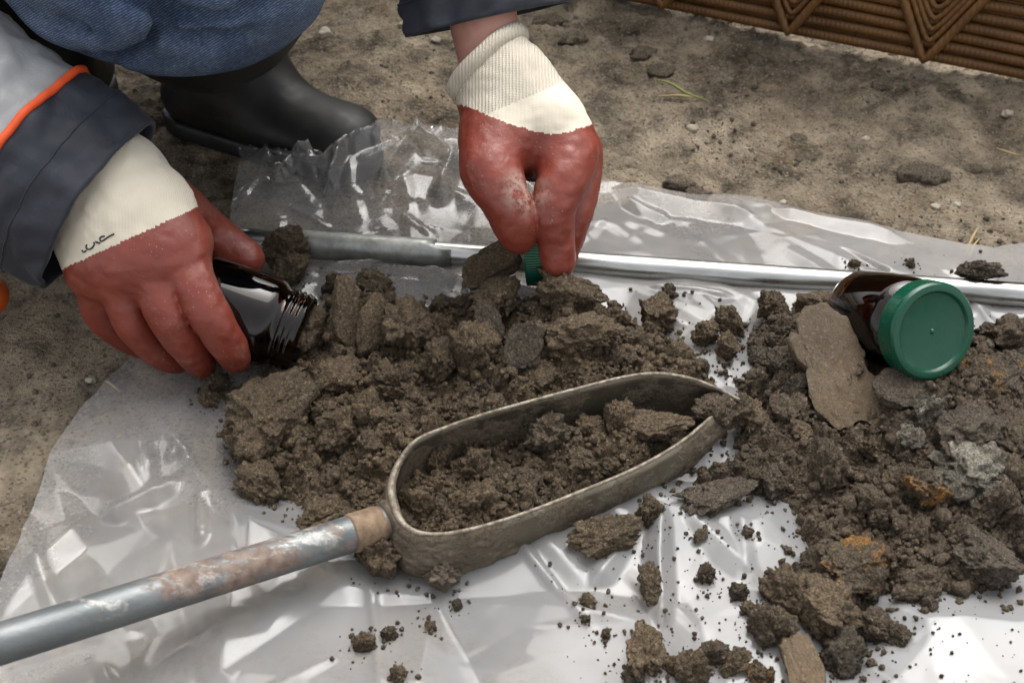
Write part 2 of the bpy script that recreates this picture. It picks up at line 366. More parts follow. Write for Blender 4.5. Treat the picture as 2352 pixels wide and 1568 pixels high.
def jacket(name, a, b, rough=.62):
    s = M(name); p = s.pos()
    c = s.ramp(s.noise(14, p, 6, .62), [(.3, a), (.7, b)]); sc_ = s.ramp(s.noise(110, s.vmul(p, (1, .4, 1)), 6, .75), [(.66, 0.0), (.8, .6)]); c = s.mix(sc_, c, tuple(min(1, x * 3.2) for x in b))
    s.set('Base Color', c); s.set('Roughness', rough); s.set('Sheen Weight', .08)
    s.normal(s.bump(s.math('ADD', s.noise(28, p, 5, .6, .6), s.math('MULTIPLY', s.noise(900, p, 2), .06)), .45, .004)); return s.m
NAVY = jacket('navy_coated_fabric', (.014, .017, .027), (.032, .037, .055)); REFL = jacket('grey_reflective_tape', (.30, .312, .325), (.39, .40, .41), .42)
ORANGE = M('orange_piping', Base_Color=(.90, .115, .025), Roughness=.55).m
def denim():
    s = M('blue_denim', Roughness=.9); p = s.pos(); q = s.n('Mapping', 0, None, Vector=p, Rotation=(0.2, .5, .35))
    wv = s.n('TexWave', 0, {'bands_direction': 'Z'}, Vector=q, Scale=210, Distortion=3.0, Detail=2.0, Detail_Scale=2.0)
    wear = s.ramp(s.noise(13, p, 6, .68), [(.36, 0.0), (.66, 1.0)])
    base = s.mix(wear, (.020, .042, .100), (.075, .125, .225)); hi = s.mix(wear, (.12, .17, .26), (.34, .41, .52))
    c = s.mix(s.math('MULTIPLY', s.ramp(wv, [(.35, 0.0), (.8, 1.0)]), s.ramp(s.noise(340, p, 4, .7), [(.35, .1), (.65, .9)])), base, hi)
    s.set('Base Color', c); s.normal(s.bump(wv, .6, .0008)); return s.m
DENIM = denim()
def boot_mat():
    s = M('black_rubber'); p = s.pos(); du = s.ramp(s.noise(18, p, 6, .7), [(.5, 0.0), (.75, .5)])
    s.set('Base Color', s.mix(du, (.006, .0058, .0056), (.022, .019, .016))); s.set('Roughness', s.ramp(s.noise(60, p, 4), [(.3, .46), (.7, .62)])); s.normal(s.bump(s.noise(14, s.vmul(p, (1, 1, 2.0)), 3, .5, .6), .22, .006)); return s.m
BOOT = boot_mat()
def skin():
    s = M('skin', Roughness=.5); p = s.pos(); s.set('Base Color', s.ramp(s.noise(60, p, 5), [(.3, (.42, .20, .155)), (.7, (.54, .285, .225))]))
    s.set('Subsurface Weight', .15); s.set('Subsurface Radius', (.01, .004, .002)); s.normal(s.bump(s.noise(500, p, 3), .2, .0006)); return s.m
SKIN = skin(); HAIR = M('brown_hair', Base_Color=(.03, .018, .01), Roughness=.6).m; INK = M('black_ink', Base_Color=(.02, .02, .022), Roughness=.7).m
def panel_mat():
    s = M('brown_ribbed_plastic'); p = s.pos()
    c = s.ramp(s.noise(20, p, 5, .6), [(.3, (.10, .043, .010)), (.6, (.17, .077, .019)), (.8, (.20, .10, .032))])
    c = s.mix(s.ramp(s.noise(60, p, 6, .7), [(.6, 0.0), (.75, .5)]), c, (.20, .15, .10)); s.set('Base Color', c); s.set('Roughness', .5)
    s.normal(s.bump(s.n('TexWave', 0, {'bands_direction': 'X'}, Vector=p, Scale=70, Distortion=1.0), .3, .0015)); return s.m
PANEL = panel_mat()
PEBBLE = M('pale_pebble', Base_Color=(.36, .32, .25), Roughness=.6).m; STRAW = M('dry_straw', Base_Color=(.42, .33, .15), Roughness=.7).m
GRASS = M('faded_grass', Base_Color=(.23, .25, .08), Roughness=.7).m

# ------------------------------------------------------------------ the ground
def ground_h(x, y):
    p = xyz(x, y); far = np.clip((y - .55) / .5, .25, 1)
    rough = np.clip(1.2 - (np.maximum(np.abs(x) - 1.2, 0) + np.maximum(y - 2, 0)) * .5, 0, 1)
    h = .006 * fbm(p * 4.2, 3) + rough * far * (.0050 * fbm(p * 16 + 3, 3) + .0040 * fbm(p * 48 + 9, 3) + .0045 * np.abs(fbm(p * 80, 2)))
    return h - .006
def axis(lo, hi, step, far):
    a = np.arange(lo, hi + step * .5, step); g = []; s = step; v = 0
    while v < far: s *= 1.35; v += s; g.append(v)
    g = np.array(g); return np.concatenate([(lo - g)[::-1], a, hi + g])
gx, gy = axis(-.85, .85, .0038, 90), axis(.30, 1.55, .0038, 90)
X, Y = np.meshgrid(gx, gy, indexing='ij')
obj_ground = obj('ground', np.stack([X, Y, ground_h(X, Y)], -1).reshape(-1, 3), grid_faces(len(gx), len(gy)), GROUND)
tag(obj_ground, 'grey brown sandy trampled ground', kind='structure')

# ------------------------------------------------------------------ brown ribbed panel standing behind
pa, pb = G(1450, 8), G(2352, 193); pd = unit((pb - pa) * [1, 1, 0]); pn = np.array([pd[1], -pd[0], 0.]); pn = pn if pn[1] < 0 else -pn
pv = unit(np.array([0, 0, 1.]) - pn * .16)                      # leans back a little
p0 = pa - pd * .42 + pn * 0.0; PL, PH = 1.45, .46
panel = thing('ribbed_panel', 'brown ribbed panel with nested chevron ridges standing on the ground behind', 'panel', tuple(pa + pd * .3))
def PQ(s, h, o): return p0 + pd * s + pv * (h + .006) + pn * o
bv = np.array([PQ(s, h, o) for o in (-.012, 0.) for s, h in ((0, 0), (PL, 0), (PL, PH), (0, PH))])
obj('back_plate', bv, np.array([[0, 1, 2, 3], [7, 6, 5, 4], [0, 4, 5, 1], [1, 5, 6, 2], [2, 6, 7, 3], [3, 7, 4, 0]])[:, ::-1], PANEL, panel, smooth=False)
apex = [np.dot(G(px, py) - p0, pd) for px, py in ((2120, 150), (1815, 80))]; dv = apex[0] - apex[1]
vs = [apex[0] + dv * k for k in range(-6, 5) if .06 < apex[0] + dv * k < PL - .06]
nrib = int(PH / .0125)
for k in range(nrib):
    h = .004 + k * .0125
    V, F = tube(np.array([PQ(s, h + .0012 * math.sin(s * 9 + k), .003) for s in np.linspace(0.002, PL - .002, 60)]), .0056, 10); obj('rib', V, F, PANEL, panel)
for a in vs:
    for k in range(9):
        off = .0095 * k + (.007 if k else 0); wd = (.40 - off) * .62
        pts = []
        for t in np.linspace(-1, 1, 33):
            tt = math.sqrt(t * t + .0025 * (k + .3)) ; pts.append(PQ(a + t * min(wd, .066 - off * .0), off + tt * .115, .012 - .0007 * k))
        V, F = tube(np.array(pts), .0032 if k else .0050, 8); obj('chevron_ridge', V, F, PANEL, panel)

# ------------------------------------------------------------------ plastic sheet
def poly_dist(pts, X, Y):                                    # signed distance, inside positive
    d = np.full(X.shape, 9.0); ins = np.zeros(X.shape, bool); n = len(pts)
    for i in range(n):
        a, b = pts[i], pts[(i + 1) % n]; ab = b - a; t = np.clip(((X - a[0]) * ab[0] + (Y - a[1]) * ab[1]) / max(ab @ ab, 1e-12), 0, 1)
        d = np.minimum(d, np.hypot(X - a[0] - t * ab[0], Y - a[1] - t * ab[1]))
        c = (a[1] > Y) != (b[1] > Y); xi = a[0] + (Y - a[1]) / np.where(c, b[1] - a[1], 1) * ab[0]; ins ^= c & (X < xi)
    return np.where(ins, d, -d)
main_px = [(515, 880, .01), (500, 1000, 0), (540, 1100, 0), (600, 1165, 0), (690, 1215, 0), (800, 1262, 0), (860, 1310, 0), (960, 1322, 0), (1010, 1290, 0), (1040, 1200, 0), (1300, 1120, 0), (1500, 1010, 0), (1640, 960, 0), (1690, 900, 0),
           (1600, 842, .0), (1560, 800, .0), (1500, 760, .005), (1430, 690, .02), (1340, 640, .045), (1235, 640, .045), (1110, 640, .03), (1000, 672, .016), (860, 655, .018), (740, 668, .02), (700, 730, .02), (640, 800, .02), (560, 850, .02)]
right_px = [(1545, 1130, 0), (1620, 1150, 0), (1790, 1178, 0), (1832, 1290, 0), (1770, 1370, 0), (1870, 1430, 0), (1890, 1530, 0), (1900, 1600, 0), (1960, 1560, 0), (2030, 1480, 0), (2020, 1400, 0), (2180, 1395, 0), (2290, 1408, 0), (2340, 1350, 0), (2700, 1330, 0),
            (2800, 800, .02), (2600, 735, .03), (2352, 722, .03), (2180, 700, .03), (1940, 700, .03), (1760, 700, .018), (1690, 770, .005), (1720, 850, .005), (1650, 890, .005), (1720, 940, .005), (1690, 1000, .0), (1640, 1060, 0)]
MAIN = np.array([G(*q)[:2] for q in main_px]); RIGHT = np.array([G(*q)[:2] for q in right_px])
top_pts = np.array([G(px, py)[:2] for px, py in ((500, 372), (545, 372), (600, 385), (650, 402), (720, 412), (770, 405), (850, 352), (960, 338), (1080, 352), (1200, 400), (1350, 445), (1520, 466), (1700, 490), (1900, 530), (2050, 562), (2180, 592), (2260, 600), (2352, 584), (2600, 560), (2900, 560))])
left_pts = np.array([G(px, py)[:2] for px, py in ((-60, 1640), (0, 1420), (60, 1290), (105, 1180), (150, 1080), (200, 985), (260, 900), (340, 825), (450, 720), (515, 620), (530, 560), (545, 470), (560, 400), (545, 350), (545, 300))])
def ytop(x): return np.interp(x, top_pts[:, 0], top_pts[:, 1])
def xleft(y): return np.interp(y, left_pts[:, 1], left_pts[:, 0])
def facets(X, Y, n, amp, seed, bias=1.0):
    r = np.random.default_rng(seed); x0, x1, y0, y1 = X.min(), X.max(), Y.min(), Y.max()
    mg = .6 * math.sqrt((x1 - x0) * (y1 - y0) / n) + .01; pts = np.stack([r.uniform(x0 - mg * 2, x1 + mg * 2, int(n * 1.5)), r.uniform(y0 - mg * 2, y1 + mg * 2, int(n * 1.5))], -1); e = .35
    pts = np.concatenate([pts, [[x0 - e, y0 - e], [x1 + e, y0 - e], [x0 - e, y1 + e], [x1 + e, y1 + e]]]); z = r.uniform(0, 1, len(pts)) ** bias * amp
    ov, _, fs, *_ = geometry.delaunay_2d_cdt([Vector(p) for p in pts], [], [], 0, 1e-7); ov = np.array([list(v) for v in ov])
    kz = np.array([z[np.argmin(((pts - v) ** 2).sum(1))] for v in ov]); out = np.zeros_like(X)
    for f in fs:
        a, b, c = ov[f[0]], ov[f[1]], ov[f[2]]
        m = np.where((X >= min(a[0], b[0], c[0])) & (X <= max(a[0], b[0], c[0])) & (Y >= min(a[1], b[1], c[1])) & (Y <= max(a[1], b[1], c[1])))
        if not len(m[0]): continue
        x, y = X[m], Y[m]; d = (b[1] - c[1]) * (a[0] - c[0]) + (c[0] - b[0]) * (a[1] - c[1])
        if abs(d) < 1e-12: continue
        l1 = ((b[1] - c[1]) * (x - c[0]) + (c[0] - b[0]) * (y - c[1])) / d; l2 = ((c[1] - a[1]) * (x - c[0]) + (a[0] - c[0]) * (y - c[1])) / d; l3 = 1 - l1 - l2
        k = (l1 > -1e-6) & (l2 > -1e-6) & (l3 > -1e-6); out[m[0][k], m[1][k]] = (l1 * kz[f[0]] + l2 * kz[f[1]] + l3 * kz[f[2]])[k]
    return out
def tent(X, Y, a, b, wd, amp, sharp=1.0, taper=True):            # a crease from a to b
    a = np.array(a[:2]); b = np.array(b[:2]); ab = b - a; t = ((X - a[0]) * ab[0] + (Y - a[1]) * ab[1]) / (ab @ ab); tc = np.clip(t, 0, 1)
    d = np.hypot(X - a[0] - tc * ab[0], Y - a[1] - tc * ab[1])
    return amp * np.clip(1 - d / wd, 0, 1) ** sharp * (np.clip(np.minimum(tc * 4, (1 - tc) * 4), .15, 1) if taper else 1)
NS, NT = 560, 420
S, T_ = np.meshgrid(np.linspace(0, 1, NS), np.linspace(0, 1, NT), indexing='ij')
xs = -.2526 + S * (.74 + .2526); Ysh = .24 + T_ * (ytop(xs) - .24); xl_ = xleft(Ysh); Xsh = xl_ + S * (.74 - xl_)
Wx = Xsh + .004 * fbm(xyz(Xsh, Ysh) * 9, 2); Wy = Ysh + .004 * fbm(xyz(Xsh, Ysh) * 9 + 40, 2)
front = np.clip((.75 - Ysh) / .15, 0, 1)
Zs = .0035 + facets(Wx, Wy, 900, .0016, 14, 1.5) + facets(Wx, Wy, 110, .018, 3, 1.3) * (.45 + .55 * front) + facets(Wx, Wy, 480, .0070, 4, 1.5) * (.25 + .75 * np.clip(fbm(xyz(Xsh, Ysh) * 6 + 5, 2) + .5, 0, 1))
for a, b, wd, am in (((1515, 1160), (1510, 1568), .013, .019), ((1515, 1165), (1330, 1430), .020, .010), ((1520, 1165), (1800, 1420), .024, .010), ((1680, 1170), (1720, 1400), .020, .009),
                     ((420, 985), (860, 1330), .018, .014), ((470, 1010), (700, 1250), .012, .010), ((330, 985), (480, 1120), .014, .013), ((440, 985), (400, 1130), .012, .013), ((300, 1000), (380, 1150), .014, .011),
                     ((200, 1240), (480, 1120), .022, .012), ((480, 1130), (470, 1330), .014, .012), 
                     
                     ((620, 480), (740, 400), .012, .018), ((760, 500), (800, 420), .010, .020), ((860, 500), (960, 400), .011, .018), ((700, 470), (940, 360), .016, .018), ((1000, 520), (1060, 400), .013, .020), ((900, 380), (1060, 430), .014, .016),
                     ((700, 650), (1000, 620), .009, .012), ((820, 640), (1060, 650), .009, .011), ((1360, 455), (1800, 545), .030, .012), ((1400, 480), (1560, 540), .02, .008), ((1700, 500), (2150, 600), .03, .012), ((1440, 690), (1720, 720), .014, .009), ((1450, 720), (1600, 800), .012, .008)):
    Zs = np.maximum(Zs, Zs * .45 + tent(Wx, Wy, G(*a), G(*b), wd, am))
bf = np.zeros_like(Xsh); i0, i1, j0 = np.searchsorted(xs[:, 0], -.40), np.searchsorted(xs[:, 0], .14), int(NT * .80); bf[i0:i1, j0:] = facets(Wx[i0:i1, j0:], Wy[i0:i1, j0:], 420, .014, 8)
load = np.clip((np.maximum(poly_dist(MAIN, Xsh, Ysh), poly_dist(RIGHT, Xsh, Ysh)) + .022) / .03, 0, 1); Zs = Zs * (1 - .85 * load)
rc = np.random.default_rng(31)
for _ in range(95):
    c0 = np.array([rc.uniform(-.3, .6), rc.uniform(.34, .90)]); an = rc.uniform(0, 3.14) if rc.random() < .5 else rc.normal(2.1, .4); ln = rc.uniform(.03, .13); dd_ = np.array([math.cos(an), math.sin(an)]) * ln * .5
    m_ = (np.abs(Xsh - c0[0]) < ln) & (np.abs(Ysh - c0[1]) < ln); i_ = np.argwhere(m_)
    if not len(i_): continue
    (a0, b0), (a1, b1) = i_.min(0), i_.max(0) + 1; sl = (slice(a0, a1), slice(b0, b1)); Zs[sl] += tent(Wx[sl], Wy[sl], c0 - dd_, c0 + dd_, rc.uniform(.004, .010), rc.uniform(.0010, .0034)) * (1 - .9 * load[sl])
boot_side = np.exp(-(((Xsh + .13) / .13) ** 2 + ((Ysh - .93) / .06) ** 2)); Zs += boot_side * (.016 + bf )
edge = np.minimum((1 - T_) * 40, 1)
Zs = .006 * fbm(xyz(Xsh, Ysh) * 4.2, 3) * .6 + .001 + np.maximum(Zs, .002) + .003
tear = fbm(xyz(Xsh * 70, Ysh * 70), 3) * np.clip((T_ - .93) / .07, 0, 1) * np.exp(-((Xsh + .16) / .13) ** 2)
Ysh2 = Ysh + .012 * tear + .0035 * fbm(xyz(Xsh * 14, T_ * 3), 3) * T_; Zs = Zs + .012 * np.abs(tear)
sheet = obj('plastic_sheet', np.stack([Xsh, Ysh2, Zs], -1).reshape(-1, 3), grid_faces(NS, NT), FILM, loc=(.1, .6, 0))
tag(sheet, 'crumpled translucent polythene sheet spread on the ground under the earth', 'plastic sheet')

SBVH = BVHTree.FromPolygons([tuple(v) for v in np.stack([Xsh, Ysh2, Zs], -1).reshape(-1, 3)], [tuple(int(i) for i in f) for f in grid_faces(NS, NT)])
def sheet_z(x, y):
    h = SBVH.ray_cast(Vector((x, y, .3)), Vector((0, 0, -1))); return h[0].z if h[0] is not None else 0.0
# ------------------------------------------------------------------ earth heaps
HX0, HX1, HY0, HY1, HS = -.31, .56, .34, .90, .0016
hx, hy = np.arange(HX0, HX1, HS), np.arange(HY0, HY1, HS); HX, HY = np.meshgrid(hx, hy, indexing='ij')
wrp = .007 * np.stack([fbm(xyz(HX * 45, HY * 45), 3), fbm(xyz(HX * 45, HY * 45, 7.7), 3)])
def bumpz(X, Y, lst):
    h = np.zeros_like(X)
    for px, py, z, r, a in lst:
        c = G(px, py, z); h = h + a * np.exp(-((X - c[0]) ** 2 + (Y - c[1]) ** 2) / r ** 2)
    return h
def base_height(poly, hm, wd, bumps):
    d = poly_dist(poly, HX + wrp[0], HY + wrp[1]); t = np.clip(d / wd, 0, 1); h = hm * (1 - (1 - t) ** 2.2) + bumpz(HX, HY, bumps) * np.clip(d / .02, 0, 1)
    h = h + .004 * fbm(xyz(HX * 22, HY * 22), 3) * np.clip(d / .01, 0, 1); return d, np.where(d > 0, h, -.02 + np.maximum(d, -.01))
dm, hm_ = base_height(MAIN, .021, .035, [(1250, 720, .05, .050, .026), (620, 930, .03, .045, .016), (900, 800, .03, .05, .010), (760, 720, .03, .03, .014), (1350, 800, .03, .05, .012), (950, 1000, .02, .05, .006), (1180, 900, .03, .05, .006)])
dr, hr_ = base_height(RIGHT, .021, .032, [(2080, 860, .03, .05, .014), (2260, 900, .03, .06, .020), (1850, 830, .02, .04, .012), (2250, 1080, .02, .06, .010), (1950, 1000, .02, .05, .004), (2150, 780, .03, .045, .008), (1660, 950, .0, .03, .004)])
def clumps(H, D, n, seed, rmin=.003, rmax=.013, squash=.8):
    r_ = np.random.default_rng(seed); ij = np.argwhere(D > .003); out = H.copy()
    w1 = HX + .35 * wrp[0] + .0016 * fbm(xyz(HX * 160, HY * 160), 2); w2 = HY + .35 * wrp[1] + .0016 * fbm(xyz(HX * 160, HY * 160, 3), 2)
    for q in ij[r_.integers(0, len(ij), n)]:
        r = rmin * (rmax / rmin) ** (r_.random() ** 2.2); cx, cy = hx[q[0]], hy[q[1]]; k = int(r * 1.6 / HS) + 2
        a, b, c, d = max(q[0] - k, 0), q[0] + k + 1, max(q[1] - k, 0), q[1] + k + 1; ang = r_.random() * 3.14; st = r_.uniform(.65, 1.0)
        dx, dy = w1[a:b, c:d] - cx, w2[a:b, c:d] - cy; ux = dx * math.cos(ang) + dy * math.sin(ang); uy = (-dx * math.sin(ang) + dy * math.cos(ang)) / st
        q2 = 1 - (ux * ux + uy * uy) / (r * r); dome = np.where(q2 > 0, H[q[0], q[1]] - r * .25 + r * squash * np.sqrt(np.maximum(q2, 0)), -1)
        tilt = r_.normal(0, .25, 2); dome = np.where(q2 > 0, dome + dx * tilt[0] + dy * tilt[1], -1)
        out[a:b, c:d] = np.maximum(out[a:b, c:d], dome)
    return out
def cells(D, n, seed, amp=.007, crack=.005, rad=.034):
    r_ = np.random.default_rng(seed); ij = np.argwhere(D > -.01); F1 = np.full(D.shape, 9.); F2 = np.full(D.shape, 9.); hh = np.zeros(D.shape)
    w1 = HX + .5 * wrp[0] + .002 * fbm(xyz(HX * 120, HY * 120), 2); w2 = HY + .5 * wrp[1] + .002 * fbm(xyz(HX * 120, HY * 120, 5), 2)
    for q in ij[r_.integers(0, len(ij), n)]:
        k = int(rad / HS); a, b, c, d = max(q[0] - k, 0), q[0] + k + 1, max(q[1] - k, 0), q[1] + k + 1
        dx, dy = w1[a:b, c:d] - hx[q[0]], w2[a:b, c:d] - hy[q[1]]; wt = r_.uniform(.75, 1.35); dd = np.hypot(dx, dy) * wt; t = r_.normal(0, .28, 2); z = r_.uniform(-.5, .5) * amp
        m = dd < F1[a:b, c:d]; F2[a:b, c:d] = np.where(m, F1[a:b, c:d], np.minimum(F2[a:b, c:d], dd)); F1[a:b, c:d] = np.where(m, dd, F1[a:b, c:d]); hh[a:b, c:d] = np.where(m, z + dx * t[0] + dy * t[1], hh[a:b, c:d])
    e = np.clip((F2 - F1) / .0045, 0, 1); return (hh * np.clip(e * 1.2, 0, 1) - crack * (1 - e) ** 2) * np.clip(D / .012, 0, 1)
def heap_mesh(H, D):
    fine = .0026 * fbm(xyz(HX * 250, HY * 250), 2) + .0030 * np.abs(fbm(xyz(HX * 95, HY * 95, 4), 3)) - .002 * np.clip(.25 - np.abs(fbm(xyz(HX * 60, HY * 60, 9), 2)), 0, 1) / .25; Hf = H - .0035 + fine * np.clip(D / .004, .2, 1)
    V = np.stack([HX + .6 * wrp[0] * 0, HY, Hf], -1).reshape(-1, 3); F = grid_faces(len(hx), len(hy)); keep = (D.reshape(-1)[F] > -.004).any(1)
    return submesh(V, F, keep)
HMAIN = clumps(hm_ + cells(dm, 420, 61), dm, 900, 1, .0025, .0085, .6); HRIGHT = clumps(hr_ + cells(dr, 420, 62), dr, 1000, 2, .0025, .0085, .6)
def height_at(H, x, y):
    i = int(np.clip((x - HX0) / HS, 0, len(hx) - 1)); j = int(np.clip((y - HY0) / HS, 0, len(hy) - 1)); return H[i, j]

# clod shapes: lumpy balls, cut blocks, flat slabs
def ico(sub):
    bm = bmesh.new(); bmesh.ops.create_icosphere(bm, subdivisions=sub, radius=1); V = np.array([v.co[:] for v in bm.verts]); F = np.array([[v.index for v in f.verts] for f in bm.faces]); bm.free(); return V, F
ICO = {k: ico(k) for k in (1, 2, 3, 4, 5)}
def clod_shape(seed, sub, kind):
    r_ = np.random.default_rng(seed); V, F = ICO[sub]; U = V.copy(); o = r_.uniform(0, 90, 3)
    rad = .9 + .42 * fbm(U * 1.1 + o, 2) + .34 * np.abs(fbm(U * 2.6 + o + 9, 2))
    V = U * rad[:, None]
    if kind == 'slab': V = np.sign(U) * np.abs(U) ** .78 * (.95 + .34 * fbm(U * 1.0 + o, 3))[:, None]
    nc = {'lump': 3, 'block': 8, 'slab': 2}[kind]
    for _ in range(nc):
        n = unit(r_.normal(size=3)); dd = r_.uniform(.50, .82) if kind != 'lump' else r_.uniform(.7, .95); s = V @ n - dd; V = V - np.maximum(s, 0)[:, None] * n * .93
    if kind == 'slab':
        for sg in (1, -1): n = unit(np.array([0, 0, sg]) + r_.normal(0, .08, 3)); s = V @ n - .30; V = V - np.maximum(s, 0)[:, None] * n * .97
    am = .055 if kind != 'slab' else .012
    if sub > 4: V = V + U * (.034 if kind != 'slab' else .010) * fbm(V * 13 + o, 3)[:, None]
    if sub > 2: V = V + U * (am * 1.6 * fbm(V * 4 + o, 3) + (.075 if kind != 'slab' else .035) * np.abs(fbm(V * 6.5 + o, 3)))[:, None] - U * (.10 * np.clip(.14 - np.abs(fbm(V * 2.0 + o + 30, 3)), 0, 1) / .14)[:, None] * (.6 if kind == 'slab' else 1)
    return V, F
def rot_rand(r_):
    q = r_.normal(size=4); q /= np.linalg.norm(q); a, b, c, d = q
    return np.array([[1 - 2 * (c * c + d * d), 2 * (b * c - a * d), 2 * (b * d + a * c)], [2 * (b * c + a * d), 1 - 2 * (b * b + d * d), 2 * (c * d - a * b)], [2 * (b * d - a * c), 2 * (c * d + a * b), 1 - 2 * (b * b + c * c)]])
CRUMB = [clod_shape(100 + k, 2, 'lump') for k in range(6)] + [clod_shape(110 + k, 2, 'block') for k in range(4)]
DUST = [clod_shape(120 + k, 1, 'lump') for k in range(5)]
def crumbs(spots, protos, seed):                             # many small crumbs as one mesh
    r_ = np.random.default_rng(seed); Vs, Fs, n = [], [], 0
    for x, y, z, r in spots:
        V, F = protos[r_.integers(len(protos))]; V = (V * r_.uniform(.7, 1.15, 3)) @ rot_rand(r_).T * r + [x, y, z]; Vs.append(V); Fs.append(F + n); n += len(V)
    return np.concatenate(Vs), np.concatenate(Fs)
def join(*parts):
    Vs, T3, Q4, n = [], [], [], 0
    for V, F in parts:
        Vs.append(V)
        for f in (F if isinstance(F, list) else [F]): (T3 if f.shape[1] == 3 else Q4).append(f + n)
        n += len(V)
    fs = [];
    if T3: fs.append(np.concatenate(T3))
    if Q4: fs.append(np.concatenate(Q4))
    return np.concatenate(Vs), fs
def scatter(H, D, n, r0, r1, seed, lo=-.001, sheet_z=.008, pw=2.5):
    r_ = np.random.default_rng(seed); ij = np.argwhere(D > lo); out = []
    for q in ij[r_.integers(0, len(ij), n)]:
        r = r0 + (r1 - r0) * r_.random() ** pw; z = max(H[q[0], q[1]] - .003, sheet_z * .6) + r * r_.uniform(.0, .55); out.append((hx[q[0]] + r_.uniform(-HS, HS), hy[q[1]] + r_.uniform(-HS, HS), z, r))
    return out
def halo(D, n, r0, r1, seed, reach=.03):
    r_ = np.random.default_rng(seed); ij = np.argwhere((D < .002) & (D > -reach)); out = []
    for q in ij[r_.integers(0, len(ij), n * 4)]:
        if r_.random() > math.exp(D[q[0], q[1]] / (reach * .22)): continue
        r = r0 + (r1 - r0) * r_.random() ** 3; out.append((hx[q[0]], hy[q[1]], sheet_z(hx[q[0]], hy[q[1]]) + r * .4, r))
        if len(out) >= n: break
    return out
heapm = obj('earth_heap', *join(heap_mesh(HMAIN, dm), crumbs(scatter(HMAIN, dm, 900, .0018, .0055, 21), CRUMB, 31), crumbs(scatter(HMAIN, dm, 6500, .0007, .0026, 22) + halo(dm, 260, .0008, .003, 23, .02), DUST, 32)), SOIL, loc=(.0, .62, .005))
tag(heapm, 'crumbly brown earth heaped on the sheet between the two gloved hands', 'earth', kind='stuff')
heapr = obj('earth_heap', *join(heap_mesh(HRIGHT, dr), crumbs(scatter(HRIGHT, dr, 1100, .0018, .0058, 24), CRUMB, 33), crumbs(scatter(HRIGHT, dr, 6800, .0007, .0026, 25) + halo(dr, 420, .0008, .0034, 26, .03), DUST, 34)), SOIL_DARK, loc=(.3, .6, .005))
tag(heapr, 'darker damp earth spread on the sheet right of the metal scoop', 'earth', kind='stuff')

CLODS = {k: [mesh_data('soil_clod', *clod_shape(200 + 20 * i + j, 5, k)) for j in range(8)] for i, k in enumerate(('lump', 'block', 'slab'))}
def clod(px, py, z, size, kind, mat, label, group=None, rot=None, var=0, zr=None):
    """size: half extents in mm; z height of its centre"""
    me0 = CLODS[kind][var % 8]; key = (me0.name, mat.name)
    me = CLODM.get(key)
    if me is None: me = me0.copy(); me.name = 'soil_clod'; me.materials.append(mat); CLODM[key] = me
    o = bpy.data.objects.new('soil_clod', me); COL.objects.link(o); c = G(px, py, z); o.location = c
    o.scale = [s * .001 for s in size]; o.rotation_euler = rot if rot is not None else (random.uniform(0, 6.2), random.uniform(0, 6.2), random.uniform(0, 6.2))
    return tag(o, label, 'clod', group)
CLODM = {}
def R3(a, b, c): return tuple(math.radians(v) for v in (a, b, c))
B = SOIL; D_ = SOIL_DARK; K = SOIL_GREY
# the big ones that stand out in the heap
for a in ((622, 935, .040, (29, 33, 17), 'block', B, 'large flat topped brown block of earth at the left end of the heap', R3(22, -8, 12), 1),
          (795, 725, .050, (11, 27, 13), 'slab', B, 'thin upright slab of earth standing in the heap right of the open jar', R3(70, 20, 28), 2),
          (850, 755, .045, (9, 24, 12), 'slab', B, 'second upright slab leaning behind the first right of the open jar', R3(65, 25, 20), 3),
          (722, 745, .040, (11, 20, 14), 'block', B, 'tan edged block of earth touching the mouth of the open jar', R3(30, 30, 10), 4),
          (935, 745, .045, (18, 18, 16), 'lump', B, 'rounded sandy clod in the middle of the heap behind the scoop', R3(10, 10, 10), 5),
          (1130, 605, .054, (23, 15, 14), 'slab', B, 'flat flake of earth lying before the metal tube beside the thumb', R3(20, -25, 10), 6),
          (1150, 680, .056, (19, 17, 15), 'block', B, 'dark block of earth just below the green cap held in the hand', R3(20, 10, 30), 7),
          (1310, 672, .060, (23, 16, 15), 'block', B, 'cracked sandy block of earth at the top of the heap under the fingertips', R3(15, 12, -10), 0),
          (1330, 762, .052, (28, 16, 12), 'block', B, 'wide flat block of earth below the cracked one at the heap top', R3(18, 5, 5), 2),
          (1205, 790, .052, (13, 20, 14), 'slab', SOIL_GREY, 'smooth cut slice of clay set in the middle of the heap', R3(55, 10, -15), 5),
          (1130, 745, .050, (10, 14, 9), 'slab', SOIL_GREY, 'small smooth cut face of clay left of the larger cut slice', R3(50, -20, 20), 1),
          (600, 1105, .018, (16, 13, 11), 'lump', B, 'rounded clod at the lower left edge of the heap', None, 3),
          (735, 1190, .012, (15, 11, 9), 'lump', B, 'clod at the heap edge just above the grey handle', None, 6),
          (780, 980, .030, (17, 14, 12), 'lump', B, 'squat clod in the heap left of the back of the scoop', None, 4),
          (770, 860, .034, (19, 14, 12), 'block', B, 'broken block of earth right of the large flat topped block', R3(20, 10, 60), 6),
          (1010, 830, .034, (18, 14, 12), 'lump', B, 'clod in the heap midway between the flat block and the scoop rim', None, 0),
          (1450, 800, .024, (15, 12, 10), 'lump', D_, 'dark clod at the right flank of the main heap', None, 2),
          (1240, 870, .030, (18, 14, 11), 'block', B, 'clod lying just behind the far rim of the scoop', R3(15, 0, 30), 5)):
    px, py, z, sz, kd, mt, lb, ro, va = a; clod(px, py, z, sz, kd, mt, lb, None, ro, va)
